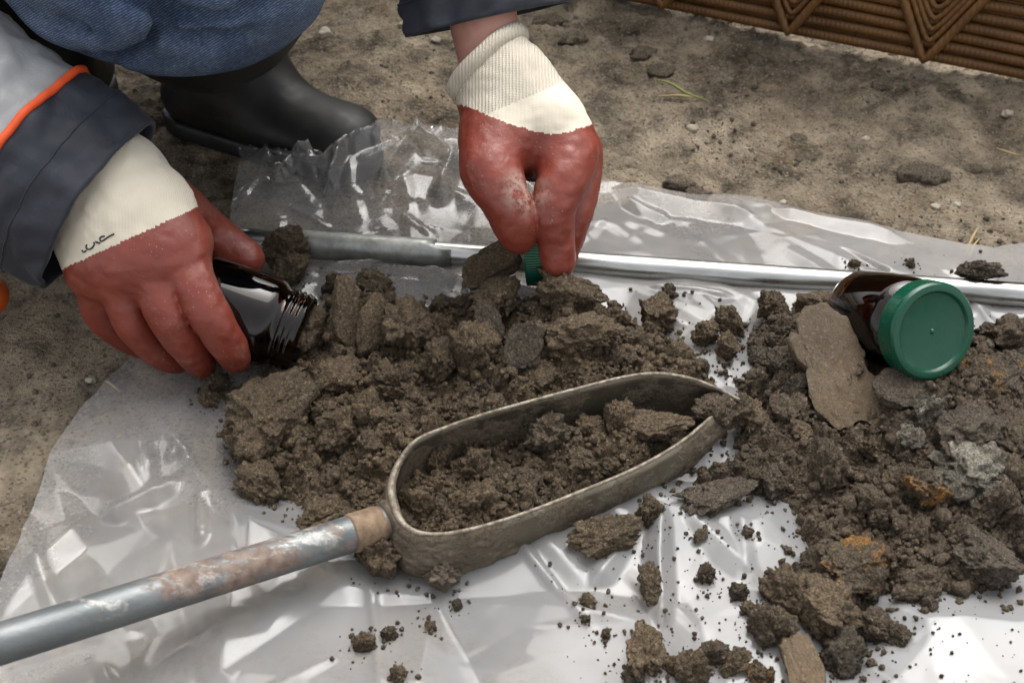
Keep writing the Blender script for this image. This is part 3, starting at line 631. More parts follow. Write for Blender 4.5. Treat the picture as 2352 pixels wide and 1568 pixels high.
# right pile
for a in ((1922, 862, .040, (26, 43, 24), 'slab', SOIL_TAN, 'large smooth tan slab of clay lying before the jar with the green cap', R3(26, -6, 12), 0),
          (1795, 828, .028, (18, 15, 14), 'block', K, 'angular clod of earth left of the tan slab', R3(20, 30, 25), 3),
          (1812, 765, .024, (15, 10, 10), 'block', B, 'pale topped clod behind the angular clod left of the tan slab', R3(10, 0, 20), 5),
          (1880, 705, .026, (18, 12, 12), 'lump', B, 'clod against the left side of the capped jar under the tube', None, 1),
          (1775, 705, .022, (14, 10, 11), 'lump', B, 'small clod just below the metal tube left of the capped jar', None, 2),
          (2085, 893, .046, (22, 15, 14), 'slab', K, 'flat grey flake of clay under the green cap', R3(28, 8, 0), 4),
          (2255, 870, .042, (28, 20, 13), 'block', SOIL_OCHRE, 'ochre and white stained clod right of the green cap', R3(25, -10, 30), 6),
          (2310, 770, .036, (20, 14, 13), 'lump', D_, 'dark clod right of the green cap at the picture edge', None, 3),
          (2330, 850, .040, (17, 22, 12), 'block', SOIL_GREY, 'grey clod at the right edge behind the ochre stained one', R3(10, 20, 10), 1),
          (2130, 955, .036, (16, 13, 10), 'lump', SOIL_PALE, 'pale speckled clod below the flat grey flake', None, 5),
          (2220, 985, .040, (28, 19, 11), 'block', K, 'broad grey flat faced clod in the right pile', R3(18, 4, 15), 2),
          (2240, 1080, .030, (27, 22, 13), 'lump', SOIL_PALE, 'whitish crusted clod in the right pile', R3(5, 5, 40), 6),
          (2110, 1110, .031, (14, 10, 9), 'lump', SOIL_OCHRE, 'bright ochre stained clod in the right pile', R3(10, 20, 10), 0),
          (2150, 1135, .028, (12, 8, 8), 'lump', SOIL_OCHRE, 'smaller ochre stained clod beside the bright one', R3(60, 20, 10), 4),
          (2090, 1010, .030, (16, 11, 9), 'block', SOIL_PALE, 'pale crusted clod left of the broad grey one', None, 3),
          (2340, 1000, .036, (15, 24, 13), 'block', D_, 'dark clod at the right picture edge in the right pile', R3(10, 0, 10), 7),
          (1820, 940, .022, (14, 18, 11), 'lump', D_, 'clod left of the lower end of the tan slab', None, 7),
          (1730, 960, .018, (14, 10, 10), 'lump', B, 'clod just right of the scoop tip', None, 0),
          (1650, 1140, .018, (24, 15, 9), 'block', K, 'flat grey clod below the scoop tip on the sheet edge', R3(12, 0, 20), 0),
          (1960, 1300, .018, (24, 16, 12), 'lump', SOIL_OCHRE, 'tan and ochre flecked clod at the lower end of the right pile', R3(0, 10, 20), 2),
          (2120, 1330, .016, (22, 13, 10), 'block', D_, 'dark flat clod at the lower right of the right pile', R3(5, 0, 0), 4),
          (2260, 1280, .020, (20, 15, 12), 'lump', K, 'grey clod at the lower right edge of the pile', None, 1),
          (1900, 1080, .024, (18, 14, 10), 'lump', D_, 'dark clod in the middle of the right pile', None, 5)):
    px, py, z, sz, kd, mt, lb, ro, va = a; clod(px, py, z, sz, kd, mt, lb, None, ro, va)
# loose clods lying on the sheet
LOOSE = []
for a in ((1512, 722, .018, (14, 12, 12), 'lump', B, 'rounded clod alone on the sheet below the tube right of the heap', None, 1),
          (1537, 671, .011, (6, 4.5, 4), 'lump', D_, 'small clod on the sheet just below the metal tube', None, 3),
          (1676, 742, .016, (9, 8, 11), 'lump', B, 'upright clod on the sheet between the heap and the right pile', None, 4),
          (1668, 800, .014, (9, 8, 9), 'block', B, 'clod just below the upright one between the two piles', None, 5),
          (1622, 768, .014, (9, 7, 9), 'lump', B, 'clod left of the upright one between the two piles', None, 6),
          (1610, 1228, .013, (3.5, 5.5, 3), 'block', B, 'thin chip of earth on the white sheet below the scoop tip', None, 2),
          (1718, 1222, .012, (3.6, 3, 2.6), 'lump', D_, 'tiny crumb on the white sheet left of the right pile', None, 0),
          (1495, 1340, .020, (6, 11, 7), 'lump', B, 'oval clod against the long fold of the sheet', R3(0, 0, 10), 2),
          (1621, 1315, .012, (6, 5, 4.5), 'lump', D_, 'round clod on the white sheet right of the long fold', None, 7),
          (1350, 1380, .016, (4.5, 4, 3.5), 'lump', B, 'small clod on the sheet below the middle of the scoop', None, 1),
          (1346, 1421, .014, (2.2, 2, 2), 'lump', D_, 'tiny crumb under the small clod below the scoop', None, 2),
          (1392, 1456, .014, (3.2, 2.6, 2.4), 'lump', D_, 'crumb on the sheet left of the long fold near the bottom', None, 3),
          (832, 1476, .015, (6.5, 5.5, 5), 'lump', B, 'round clod on the sheet below the handle', None, 4),
          (893, 1456, .015, (4.4, 4, 3.4), 'lump', D_, 'smaller clod right of the round one below the handle', None, 5),
          (915, 1548, .013, (5, 4, 4), 'lump', B, 'clod at the bottom picture edge below the handle', None, 6),
          (988, 1437, .014, (3.4, 2.8, 2.6), 'lump', B, 'crumb on the sheet below the back of the scoop', None, 7),
          (1050, 1388, .014, (3, 3, 2.6), 'lump', D_, 'crumb on the sheet nearest below the muddy scoop back', None, 1),
          (1480, 1490, .017, (9, 15, 8), 'lump', B, 'long clod in the long fold at the bottom of the picture', R3(0, 0, -15), 0),
          (1455, 1545, .014, (6, 5, 5), 'lump', D_, 'clod at the bottom edge left of the long fold', None, 6),
          (1580, 1535, .016, (11, 10, 8), 'lump', B, 'dark clod at the bottom edge right of the long fold', None, 3),
          (1640, 1500, .014, (7, 7, 6), 'lump', D_, 'clod behind the dark one at the bottom edge', None, 5),
          (1690, 1520, .014, (5, 8, 5), 'lump', B, 'narrow clod at the bottom edge right of its neighbours', None, 2),
          (1745, 1545, .014, (6, 7, 5), 'lump', SOIL_OCHRE, 'tan clod at the bottom edge in the middle', None, 4),
          (1695, 1358, .014, (5, 5, 4.5), 'lump', D_, 'clod on the sheet at the left fringe of the right pile', None, 1),
          (1722, 1398, .013, (4, 4, 3.5), 'lump', B, 'crumb below the left fringe of the right pile', None, 6),
          (1840, 1525, .018, (9, 17, 12), 'slab', SOIL_TAN, 'tan oblong slab at the bottom edge in the right pile', R3(8, 6, 12), 6),
          (1770, 1440, .018, (13, 11, 9), 'lump', D_, 'dark clod left of the tan slab at the bottom', None, 3),
          (1810, 1360, .018, (15, 12, 10), 'lump', B, 'clod spilling from the lower left of the right pile', None, 5),
          (1940, 1500, .018, (13, 12, 10), 'lump', K, 'grey clod at the bottom edge right of the tan slab', None, 0),
          (1900, 1400, .020, (14, 16, 11), 'lump', B, 'large clod in the spill at the bottom of the right pile', None, 1),
          (2010, 1440, .015, (9, 9, 8), 'lump', D_, 'clod at the lower right fringe of the spill', None, 7),
          (2062, 1455, .014, (4.5, 7, 5), 'lump', D_, 'narrow clod on the white sheet right of the spill', None, 2),
          (2135, 1385, .013, (5, 4, 4), 'lump', K, 'small clod on the white sheet under the right pile', None, 4),
          (2240, 622, .030, (17, 9, 9), 'block', K, 'grey clod resting on the metal tube behind the capped jar', R3(10, 0, -8), 3),
          (2092, 606, .014, (3.6, 3, 3.6), 'lump', D_, 'small crumb on the sheet behind the capped jar', None, 5),
          (1962, 605, .013, (2.8, 3, 4), 'lump', B, 'tiny crumb on the sheet left behind the capped jar', None, 6),
          (1395, 1232, .013, (18, 11, 9), 'lump', B, 'clod wedged against the near side of the scoop', R3(0, 0, 15), 4),
          (1495, 1178, .012, (12, 8, 7), 'lump', B, 'smaller clod wedged against the near side by the scoop tip', None, 0),
          (875, 1282, .014, (15, 11, 11), 'lump', B, 'clod under the joint of handle and scoop', None, 2),
          (1015, 1318, .014, (10, 9, 8), 'lump', MUD, 'wet lump of mud hanging below the back of the scoop', None, 5),
          (478, 915, .012, (5, 6, 6), 'lump', B, 'small clod on the sheet left of the heap under the fingers', None, 1),
          (500, 880, .014, (8, 6, 6), 'lump', B, 'clod at the heap edge just under the fingertips', None, 2),
          (655, 572, .026, (17, 13, 15), 'lump', B, 'clod stuck on the end of the metal tube', None, 6),
          (668, 622, .015, (13, 12, 13), 'lump', B, 'clod in front of the muddy end of the metal tube', None, 7),
          (765, 652, .020, (6, 6, 9), 'lump', D_, 'dark upright clod at the back of the heap left', None, 3),
          (858, 648, .020, (10, 7, 11), 'lump', D_, 'dark clod at the back of the heap before the metal tube', None, 4)):
    px, py, z, sz, kd, mt, lb, ro, va = a
    for _ in range(3): c_ = G(px, py, z); zz = max(sheet_z(c_[0], c_[1]), .004) + .62 * min(sz) * .001 ; z = max(zz, z) if py < 700 or sz[0] > 13 else zz
    oc = clod(px, py, z, [v * 1.12 for v in sz], kd, mt, lb, None, ro, va); LOOSE.append((oc.location.x, oc.location.y, max(sz) * .001))
rg = np.random.default_rng(88); grit = []
for x, y, r in LOOSE:
    if y > .80: continue
    for _ in range(int(10 + r * 1500)):
        a_, d_ = rg.uniform(0, 6.28), r * (.9 + abs(rg.normal(0, 1.1))); q = (x + d_ * math.cos(a_), y + d_ * math.sin(a_)); rr = .0005 + .0016 * rg.random() ** 3; grit.append((*q, sheet_z(*q) + rr * .5, rr))
for _ in range(500):
    q = (rg.uniform(.02, .42), rg.uniform(.36, .56)); rr = .0004 + .0011 * rg.random() ** 4; grit.append((*q, sheet_z(*q) + rr * .5, rr))
gt = obj('soil_grit', *crumbs(grit, DUST, 89), SOIL_DARK, loc=(.2, .48, .01)); tag(gt, 'fine brown grit scattered on the sheet around the loose clods', 'grit', kind='stuff')
# further clods in both piles that nothing tells apart
def fill_clods(H, D, n, mats, label, group, seed, rmax=.013, avoid=None):
    r_ = np.random.default_rng(seed); ij = np.argwhere(D > .006)
    for q in ij[r_.integers(0, len(ij), n)]:
        x, y = hx[q[0]], hy[q[1]]
        if x > .40 and y > .75: continue
        r = .006 + (rmax - .006) * r_.random() ** 1.3; kd = r_.choice(['lump', 'block', 'block']); mt = mats[r_.integers(len(mats))]
        me0 = CLODS[kd][r_.integers(8)]; key = (me0.name, mt.name); me = CLODM.get(key)
        if me is None: me = me0.copy(); me.name = 'soil_clod'; me.materials.append(mt); CLODM[key] = me
        o = bpy.data.objects.new('soil_clod', me); COL.objects.link(o); o.location = (x, y, H[q[0], q[1]] - .003 + r * .02); o.scale = r * r_.uniform(.7, 1.3, 3); o.rotation_euler = r_.uniform(0, 6.2, 3)
        lm = min(avoid, key=lambda t: (x - t[0]) ** 2 + (y - t[1]) ** 2); tag(o, label + ' ' + lm[2], 'clod', group + ' ' + lm[2])
def LM(*l): return [(*G(px, py, .03)[:2], t) for px, py, t in l]
fill_clods(HMAIN, dm, 75, [SOIL, SOIL, SOIL_DARK], 'ordinary brown clod in the heap', 'heap clods', 51, .014, LM((740, 760, 'near the open jar'), (1250, 680, 'near the pinched green cap'), (1250, 900, 'along the far rim of the scoop'), (620, 1030, 'at the left end of the heap'), (780, 1150, 'above the grey handle'), (950, 900, 'around its centre'), (1480, 800, 'on the right flank of the heap')))
fill_clods(HRIGHT, dr, 85, [SOIL_DARK, SOIL_DARK, SOIL, SOIL_GREY], 'ordinary dark clod in the right pile', 'pile clods', 52, .014, LM((1800, 740, 'under the tube'), (2200, 850, 'around the green cap'), (1700, 1000, 'by the scoop tip'), (1950, 1050, 'around its centre'), (2280, 1080, 'at the right picture edge'), (1900, 1280, 'in the lower half of the pile'), (2200, 1300, 'at the lower right'), (1900, 1480, 'in the spill at the bottom')))

# ------------------------------------------------------------------ soil auger: open scoop and handle
rim_px = [(1668, 925, .036), (1610, 978, .039), (1545, 1028, .040), (1450, 1080, .040), (1330, 1130, .040), (1200, 1180, .040), (1080, 1216, .040), (990, 1229, .040), (932, 1214, .040), (902, 1172, .041), (893, 1120, .043), (912, 1065, .040), (955, 1012, .048), (1030, 980, .050),
          (1110, 953, .052), (1220, 922, .056), (1340, 890, .060), (1440, 866, .061), (1510, 859, .058), (1580, 869, .052), (1640, 890, .045), (1698, 919, .036)]
rim = smooth_path([G(*q) for q in rim_px], 150); tn = np.gradient(rim, axis=0); tn[:, 2] = 0; tn /= np.linalg.norm(tn, axis=1)[:, None]
nout = np.stack([tn[:, 1], -tn[:, 0], 0 * tn[:, 0]], -1); cen = rim.mean(0)
if np.mean(((rim - cen) * nout)[:, :2].sum(1)) < 0: nout = -nout
tt = np.linspace(0, 1, 150); tip = np.clip(np.minimum(tt, 1 - tt) / .14, 0, 1); zb = .006 + (1 - tip) ** 2 * .012
auger = thing('soil_auger', 'soil auger with open muddy steel scoop and worn grey handle on the sheet', 'auger', tuple(G(1250, 1150, 0)))
rows = []
for s in np.linspace(0, 1, 9):                                # outer skin from rim to foot, then back up inside
    q = rim + nout * (.0015 + .005 * np.sin(s * math.pi) - .003 * s)[..., None] if False else rim + nout * (.0015 + .0045 * math.sin(s * math.pi) - .002 * s); q = q.copy(); q[:, 2] = rim[:, 2] * (1 - s) + zb * s; rows.append(q)
thk = .0026 + .0034 * np.exp(-((np.arange(150) - 66) / 16.) ** 2)
for q in rows[::-1]: rows.append(q - nout * thk[:, None]) if len(rows) < 18 else None
grd = np.stack(rows, 1); nz_ = .0006 * fbm(grd * 60, 3); grd = grd + nout[:, None, :] * nz_[..., None]
scoop = obj('scoop', grd.reshape(-1, 3), np.concatenate([grid_faces(150, 18, True)]), BLADE, auger)
edge_p = rim - nout * (thk[:, None] * .5 - .0015); edge_p[:, 2] = rim[:, 2] + .0002; V, F = tube(edge_p, np.maximum(.0013, thk * .42), 8); obj('worn_edge', V, F, EDGE, auger)
# mud stuck on the back of the scoop and at the tip
ii = np.linspace(0, 149, 520); ss = np.linspace(.0, 1.04, 60); I_, S_ = np.meshgrid(ii, ss, indexing='ij')
rim_i = np.stack([np.interp(I_, np.arange(150), rim[:, k]) for k in range(3)], -1); no_i = np.stack([np.interp(I_, np.arange(150), nout[:, k]) for k in range(3)], -1); zb_i = np.interp(I_, np.arange(150), zb)
mp = rim_i + no_i * (.0015 + .0045 * np.sin(np.clip(S_, 0, 1) * math.pi) - .002 * S_)[..., None]; mp[..., 2] = rim_i[..., 2] * (1 - S_) + zb_i * S_
cover = np.exp(-((I_ - 50) / 13) ** 2) * np.clip(S_ * 1.6 - .05, 0, 1) + .9 * np.exp(-(I_ / 12) ** 2) * S_ + .55 * np.exp(-((S_ - 1) / .25) ** 2) * np.clip(1 - np.abs(I_ - 40) / 60, 0, 1)
tk = (cover - .30 + .30 * fbm(mp * 45, 3)) * .0065 + .0012 * np.abs(fbm(mp * 170, 3)); tk = np.where(cover < .1, -.004, np.minimum(tk, .0065)); mp = mp + no_i * tk[..., None]
Fm = grid_faces(520, 60); obj('mud_smear', *submesh(mp.reshape(-1, 3), Fm, (tk.reshape(-1)[Fm] > -.0005).any(1)), MUD, auger)
hA, hB = G(868, 1206, .029), G(-320, 1578, .070); hd = unit(hB - hA)
V, F = tube([hA - hd * .010] + [hA + hd * t for t in np.linspace(0, np.linalg.norm(hB - hA), 40)], .0113, 40); obj('handle', V, F, SHAFT, auger)
V, F = lathe([(0, -.002), (.0117, -.002), (.0123, .001), (.0122, .012), (.0123, .017), (.0117, .0185), (0, .0185)], hA + hd * .0, hd, 40); obj('rust_band', V, F, RUST, auger)
V, F = lathe([(0, -.013), (.013, -.013), (.0145, -.010), (.0138, -.006), (.0125, -.004), (.0, -.004)], hA, hd, 40); V = V + .0009 * fbm(V * 120, 3)[:, None]; obj('weld_collar', V, F, MUD, auger)
# earth inside the scoop
SC = rim[::3, :2] - nout[::3, :2] * .004
dsc, hsc = base_height(SC, .025, .016, [(1110, 1150, .02, .025, .006), (1290, 1010, .02, .03, .010), (1450, 990, .03, .03, .012), (1350, 1080, .02, .03, .004), (1640, 930, .02, .02, .014)])
HSC = clumps(hsc + cells(dsc, 70, 63, .006), dsc, 380, 5, .0025, .007, .7)
ins = obj('earth_heap', *join(heap_mesh(HSC, dsc), crumbs(scatter(HSC, dsc, 220, .0016, .0045, 41, .002), CRUMB, 43), crumbs(scatter(HSC, dsc, 900, .0009, .0024, 42, .002), DUST, 44)), SOIL, loc=tuple(G(1250, 1100, .005)))
tag(ins, 'loose brown earth lying inside the open steel scoop', 'earth', kind='stuff')
for a in ((1100, 1072, .026, (14, 11, 9), 'lump', B, 'clod inside the scoop by its far wall at the back', None, 1), (1108, 1158, .027, (16, 14, 12), 'lump', B, 'largest clod inside the back of the scoop', None, 4),
          (1262, 1000, .032, (15, 14, 13), 'lump', D_, 'round clod inside the scoop against the far wall', None, 5), (1352, 985, .034, (10, 9, 9), 'lump', B, 'small clod right of the round one inside the scoop', None, 2),
          (1490, 972, .040, (27, 11, 9), 'block', B, 'pointed wedge of earth inside the scoop near its tip', R3(5, -4, -6), 6), (1425, 965, .038, (14, 12, 11), 'lump', B, 'clod behind the pointed wedge inside the scoop', None, 7),
          (1640, 942, .036, (15, 11, 8), 'lump', SOIL_DARK, 'wet mud packed into the tip of the scoop', R3(10, 0, 30), 3), (1690, 945, .024, (14, 10, 9), 'lump', SOIL_DARK, 'wet mud just outside the tip of the scoop', R3(40, 0, 10), 6),
          (1330, 1050, .028, (14, 11, 9), 'block', B, 'clod in the middle of the scoop', None, 3), (1200, 1110, .025, (12, 10, 8), 'lump', D_, 'dark clod midway along the scoop floor', None, 0),
          (1400, 1075, .028, (10, 8, 7), 'lump', SOIL_OCHRE, 'tan flecked clod inside the scoop near the front wall', None, 1), (1010, 1180, .020, (9, 8, 7), 'lump', D_, 'clod at the rounded back end inside the scoop', None, 2)):
    px, py, z, sz, kd, mt, lb, ro, va = a; clod(px, py, z, sz, kd, mt, lb, None, ro, va)

# ------------------------------------------------------------------ metal tube with sleeve
tA, tB = G(548, 550, .018), G(2352, 678, .018); td = unit(tB - tA); tA2, tB2 = tA, tB + td * .25; TL = np.linalg.norm(tB2 - tA2); TR = .0099
mt_ = thing('metal_tube', 'long shiny metal tube lying across the sheet behind the heap', 'tube', tuple(tA))
V, F = tube([tA2 + td * t for t in np.linspace(0, TL, 60)], TR, 40); obj('tube', V, F, PIPE, mt_)
def along(px):
    lo, hi = 0., 1.
    for _ in range(40):
        m = (lo + hi) / 2; q = tA2 + td * TL * m - CAMP; x = 1176 + (q @ RT) / (q @ FW) / KPX; lo, hi = (m, hi) if x < px else (lo, m)
    return TL * lo
s0, s1 = along(640), along(1000); u, v, d = frame(td); n = 48; a_ = np.linspace(0, 2 * np.pi, n, endpoint=False); R_s = .0116
view = unit(CAMP - (tA2 + td * s1)); view = view - td * (view @ td); view = unit(view); side = np.cross(td, view)
front_ = np.cos(a_)                                             # 1 on the side seen by a viewer in front
end = s1 + .014 * np.clip(np.sin(a_ + .5) * 5 + .5, 0, 1) ; vs_ = []
for rr in (R_s, TR + .0002):
    for f in np.linspace(0, 1, 12): vs_.append(np.array([tA2 + td * (s0 + (end[k] - s0) * f) + rr * (math.cos(a_[k]) * view + math.sin(a_[k]) * side) for k in range(n)]))
vs_ = vs_[:12] + vs_[12:][::-1]; obj('sleeve', np.concatenate(vs_), np.concatenate([grid_faces(24, n, True), np.stack([23 * n + np.arange(n), np.arange(n), (np.arange(n) + 1) % n, 23 * n + (np.arange(n) + 1) % n], -1)])[:, ::-1], ZINC, mt_)
tq = tA2 + td * along(1005); V, F = lathe([(0, 0), (.0048, 0), (.0058, .001), (.0058, .0026), (.005, .0035), (0, .0035)], np.zeros(3), np.array([0, 0, 1.]), 28)
V = V[:, [0]] * td * 2.1 + V[:, [1]] * unit(.4 * view + .9 * np.array([0, 0, -1])) * .55 + V[:, [2]] * view + tq + view * .0090 - np.array([0, 0, .0062]); obj('tab', V, F, ZINC, mt_)

# ------------------------------------------------------------------ jars and caps
JR = .0330
def jar_body(c, ax):                                           # c: centre of the base, ax: towards the mouth
    o = [(0, .003), (.020, .0015), (.027, 0), (.0315, .002), (JR, .006), (JR, .054), (.0322, .058), (.0300, .0615), (.0285, .063), (.0285, .066)]
    for k in range(3): o += [(.0287, .0665 + .0042 * k), (.0300, .0677 + .0042 * k), (.0300, .0688 + .0042 * k), (.0287, .0700 + .0042 * k)]
    o += [(.0287, .0800), (.0280, .0812), (.0265, .0812), (.0258, .0795), (.0258, .0640), (.0275, .0600), (.0300, .0560), (.0304, .050), (.0304, .008), (.028, .0045), (0, .0048)]
    return lathe(o, c, ax, 96)
def jar_lid(c, ax, n=300, kn_=.985):
    pr = [(0, .0126), (.0312, .0126), (.0314, .0), (.0334, .0), (.0335, .0008), (.0335, .0015), (.0335, .0112), (.0335, .0120), (.0331, .0136), (.0318, .0150), (.0300, .0154), (.0276, .0153), (.0264, .0143), (.0258, .0133), (.0240, .0130), (.0020, .0130), (.0012, .0141), (0, .0143)]
    V, F = lathe(pr, np.zeros(3), np.array([0, 0, 1.]), n); ang = np.arange(n); V = V.reshape(len(pr), n, 3); kn = np.where(ang % 3 == 0, kn_, 1.0)
    V[5:7, :, :2] *= kn[None, :, None]; V = V.reshape(-1, 3); u, v, d = frame(ax); return V[:, [0]] * u + V[:, [1]] * v + V[:, [2]] * d + c, F
# capped jar lying on the right pile
lc = P(2146, 762, .797); axc = unit(-FW * .93 + RT * .32 - UP * .18); base = lc - axc * .083
jr = thing('sample_jar', 'amber glass jar with green screw cap lying on the earth at the right', 'jar', tuple(base))
V, F = jar_body(base, axc); gb = obj('glass_body', V, F, GLASS, jr)
V, F = jar_lid(base + axc * .068, axc, 300, .9975); sharp(obj('cap', V, F, LID, jr))
u, v, d = frame(axc); lab = []                                  # paper label round the lower left side of the glass
da = unit(-RT * .72 - UP * .75); da = unit(da - axc * (da @ axc)); db = np.cross(axc, da)
for f in np.linspace(0, 1, 8):
    for t in np.linspace(-.75, .12, 24): lab.append(base + axc * (.010 + .026 * f) + (JR + .0004) * (math.cos(t) * da + math.sin(t) * db))
obj('paper_label', np.array(lab), grid_faces(8, 24), STICKER, gb)
# open jar held in the hand
ja = unit(RT * .94 - UP * .34 + FW * .02); jc = P(618, 741, .866); jb = jc - ja * .055
jo = thing('sample_jar', 'open amber glass jar held in the gloved hand, its mouth in the earth', 'jar', tuple(jb))
V, F = jar_body(jb, ja); obj('glass_body', V, F, GLASS, jo)
# green cap held in the other hand
ca = unit(RT * 1.0 + UP * .05 - FW * .05); cc = P(1228, 553, .892) - ca * .0075
V, F = jar_lid(cc, ca); cap = sharp(obj('jar_cap', V, F, LID, loc=tuple(cc))); tag(cap, 'green ridged screw cap pinched between gloved thumb and finger', 'jar cap')

# ------------------------------------------------------------------ the person
person = thing('person', 'crouching person in jeans, navy jacket, black boots and red rubber gloves, holding a jar', 'person', (-.3, 1.03, 0.0))
def sd_build(func, lo, hi, h, it=1):
    V, F = surface_nets(func, lo, hi, h); return relax(V, F, it), F
elR, elL = np.array([-.53, .79, .262]), np.array([-.065, .96, .43]); shR, shL = np.array([-.50, 1.0, .56]), np.array([-.14, 1.13, .60])
wrR, wrL = P(235, 470, .832), P(1126, 140, .886); hip = np.array([-.36, 1.24, .30]); neck = np.array([-.32, 1.03, .68]); head = np.array([-.30, .97, .82])
knL, anL = np.array([-.230, .812, .282]), np.array([-.268, 1.03, .11]); knR, anR = np.array([-.57, .90, .33]), np.array([-.455, 1.06, .11])
def f_body(p):
    f = chain(p, [hip, np.array([-.34, 1.12, .48]), np.array([-.32, 1.07, .60])], [.12, .125, .11], .03)
    f = smin(f, chain(p, [np.array([-.32, 1.07, .60]), neck, head], [.07, .055, .05], .02), .03)
    hd_ = np.sqrt((((p - head - np.array([0, 0, .03])) / np.array([.076, .09, .112])) ** 2).sum(-1)) * .085 - .085; f = smin(f, hd_, .02)
    f = smin(f, cone(p, head + [.012, -.085, .02], head + [.014, -.105, -.002], .010, .013), .012)
    for e in (-1, 1): f = smin(f, cone(p, head + [.078 * e, .01, .03], head + [.082 * e, .012, .0], .012, .009), .008)
    for s, e, w_ in ((shR, elR, wrR), (shL, elL, wrL)):
        f = smin(f, chain(p, [np.array([-.32, 1.07, .60]), s, e, w_], [.07, .055, .040, .0245], .03), .03)
    for k, a, sx in ((knL, anL, .07), (knR, anR, -.07)):
        f = smin(f, chain(p, [hip + [sx, -.03, -.03], k, a], [.085, .06, .04], .03), .03)
    return f
V, F = sd_build(f_body, (-.72, .72, .05), (.06, 1.42, 1.0), .0075, 2); obj('body', V, F, SKIN, person)
V, F = sd_build(lambda p: np.maximum(np.sqrt((((p - head - np.array([0, .012, .045])) / np.array([.084, .096, .112])) ** 2).sum(-1)) * .09 - .09 + .004 * perlin(p * 60), -(p[..., 2] - head[2] - .03 + (p[..., 1] - head[1]) * -.55)), head - .14, head + .2, .007); obj('hair', V, F, HAIR, person)
def f_jean(p):
    f = None
    for k, a, sx in ((knL, anL, .085), (knR, anR, -.085)):
        th = chain(p, [hip + [sx, -.02, -.01], (hip + [sx, -.02, -.01]) * .45 + k * .55 + [0, .02, .01], k], [.105, .102, .097], .04)
        sh = chain(p, [k, k * .55 + a * .45], [.090, .062], .03); g = smin(th, sh, .03); g = smin(g, cone(p, k + [-.050, .012, -.006], k + [.014, .0, .0], .090, .094), .02); f = g if f is None else smin(f, g, .02)
    f = smin(f, cone(p, hip + [-.07, .0, 0], hip + [.07, 0, 0], .13, .13), .03)
    w_ = fbm(p * np.array([7, 7, 26], np.float32) + 3, 2); f = f - .0035 * w_ - .004 * np.abs(fbm(p * 13, 2))
    for (a, b, wd, am) in JF:
        inw = unit(knL - (a + b) / 2)
        for q_ in ((0., .005, .010) if am > 0 else (0.,)): f = f + am * np.exp(-(np.maximum(cone(p, a + inw * q_, b + inw * q_, 0, 0), 0) / wd) ** 2)
    return f
JF = []; V0, F0 = sd_build(f_jean, (-.40, .66, .09), (-.06, 1.0, .46), .008, 1); JB = BVHTree.FromPolygons([tuple(v) for v in V0], [tuple(int(i) for i in f) for f in F0])
def on_knee(px, py):                                           # point of the knee surface seen at a pixel
    h = JB.ray_cast(Vector(CAMP), Vector(unit(ray(px, py)))); return np.array(h[0]) if h[0] is not None else None
def fold_line(pts, wd, am): q = [on_knee(*p_) for p_ in pts]; return [(q[i], q[i + 1], wd, am) for i in range(len(q) - 1) if q[i] is not None and q[i + 1] is not None]
JF = fold_line([(388, 22), (360, 60), (318, 96), (270, 118), (225, 134), (180, 146)], .0075, .0075) + fold_line([(362, 10), (320, 48), (270, 72), (225, 88)], .016, -.009) + fold_line([(388, 22), (340, 0), (290, -15)], .0075, .0075) + fold_line([(395, 24), (440, 32), (500, 28), (560, 14), (620, 0)], .0075, .0075) + fold_line([(420, 4), (500, 6), (580, -12)], .013, -.007) + fold_line([(400, 88), (480, 96), (560, 84)], .008, .003) + fold_line([(150, 60), (220, 62), (290, 40)], .006, .005) + fold_line([(380, 18), (378, -12)], .0075, .0075)
V, F = sd_build(f_jean, (-.78, .66, .09), (-.06, 1.40, .46), .0027, 0); obj('jeans', V, F, DENIM, person)
def f_boot(k, a, heel, toe):
    kk = a * .42 + k * .58
    def f(p):
        q = p * np.array([1, 1, 1.45], np.float32); z1 = np.array([1, 1, 1.0]); hl = np.array([heel[0], heel[1], .046]); tl = np.array([toe[0], toe[1], .040])
        g = chain(q, [hl, hl * .5 + tl * .5, tl], [.040, .039, .039], .02) * .8
        sh = chain(p, [a + [0, 0, -.04], a + [0.0, -.010, .02], kk], [.046, .054, .093], .03); g = smin(g, sh, .035)
        g = smin(g, cone(p, a + [.01, -.01, -.045], toe * .7 + heel * .3 + [0, 0, -.012], .042, .022), .03)
        g = g - .0030 * np.abs(fbm(p * np.array([9, 9, 22], np.float32), 2)) - .002 * fbm(p * 14, 2)
        return np.maximum(g, .012 - p[..., 2])
    return f
def f_sole(heel, toe):
    def f(p):
        q = p.copy(); q[..., 2] = .04; g = chain(q, [np.array([heel[0], heel[1], .04]), np.array([toe[0], toe[1], .04])], [.0418, .0405], .02); return np.maximum(g, np.maximum(p[..., 2] - .016, -.002 - p[..., 2]))
    return f
for k, a, he, to in ((knL, anL, np.array([-.298, 1.038, .044]), np.array([-.160, .962, .040])), (knR, anR, np.array([-.44, 1.085, .044]), np.array([-.53, .95, .040]))):
    bt = thing('boot', None, None, tuple(a)) if False else None
    V, F = sd_build(f_boot(k, a, he, to), np.minimum(np.minimum(he, to), k) - [.1, .1, .3], np.maximum(np.maximum(he, to), a) + [.1, .1, .2], .005, 2); o = obj('boot', V, F, BOOT, person)
    V, F = sd_build(f_sole(he, to), np.minimum(he, to) - [.06, .06, .06], np.maximum(he, to) + [.06, .06, .0], .004, 1); o2 = obj('sole', V, F, BOOT, o)
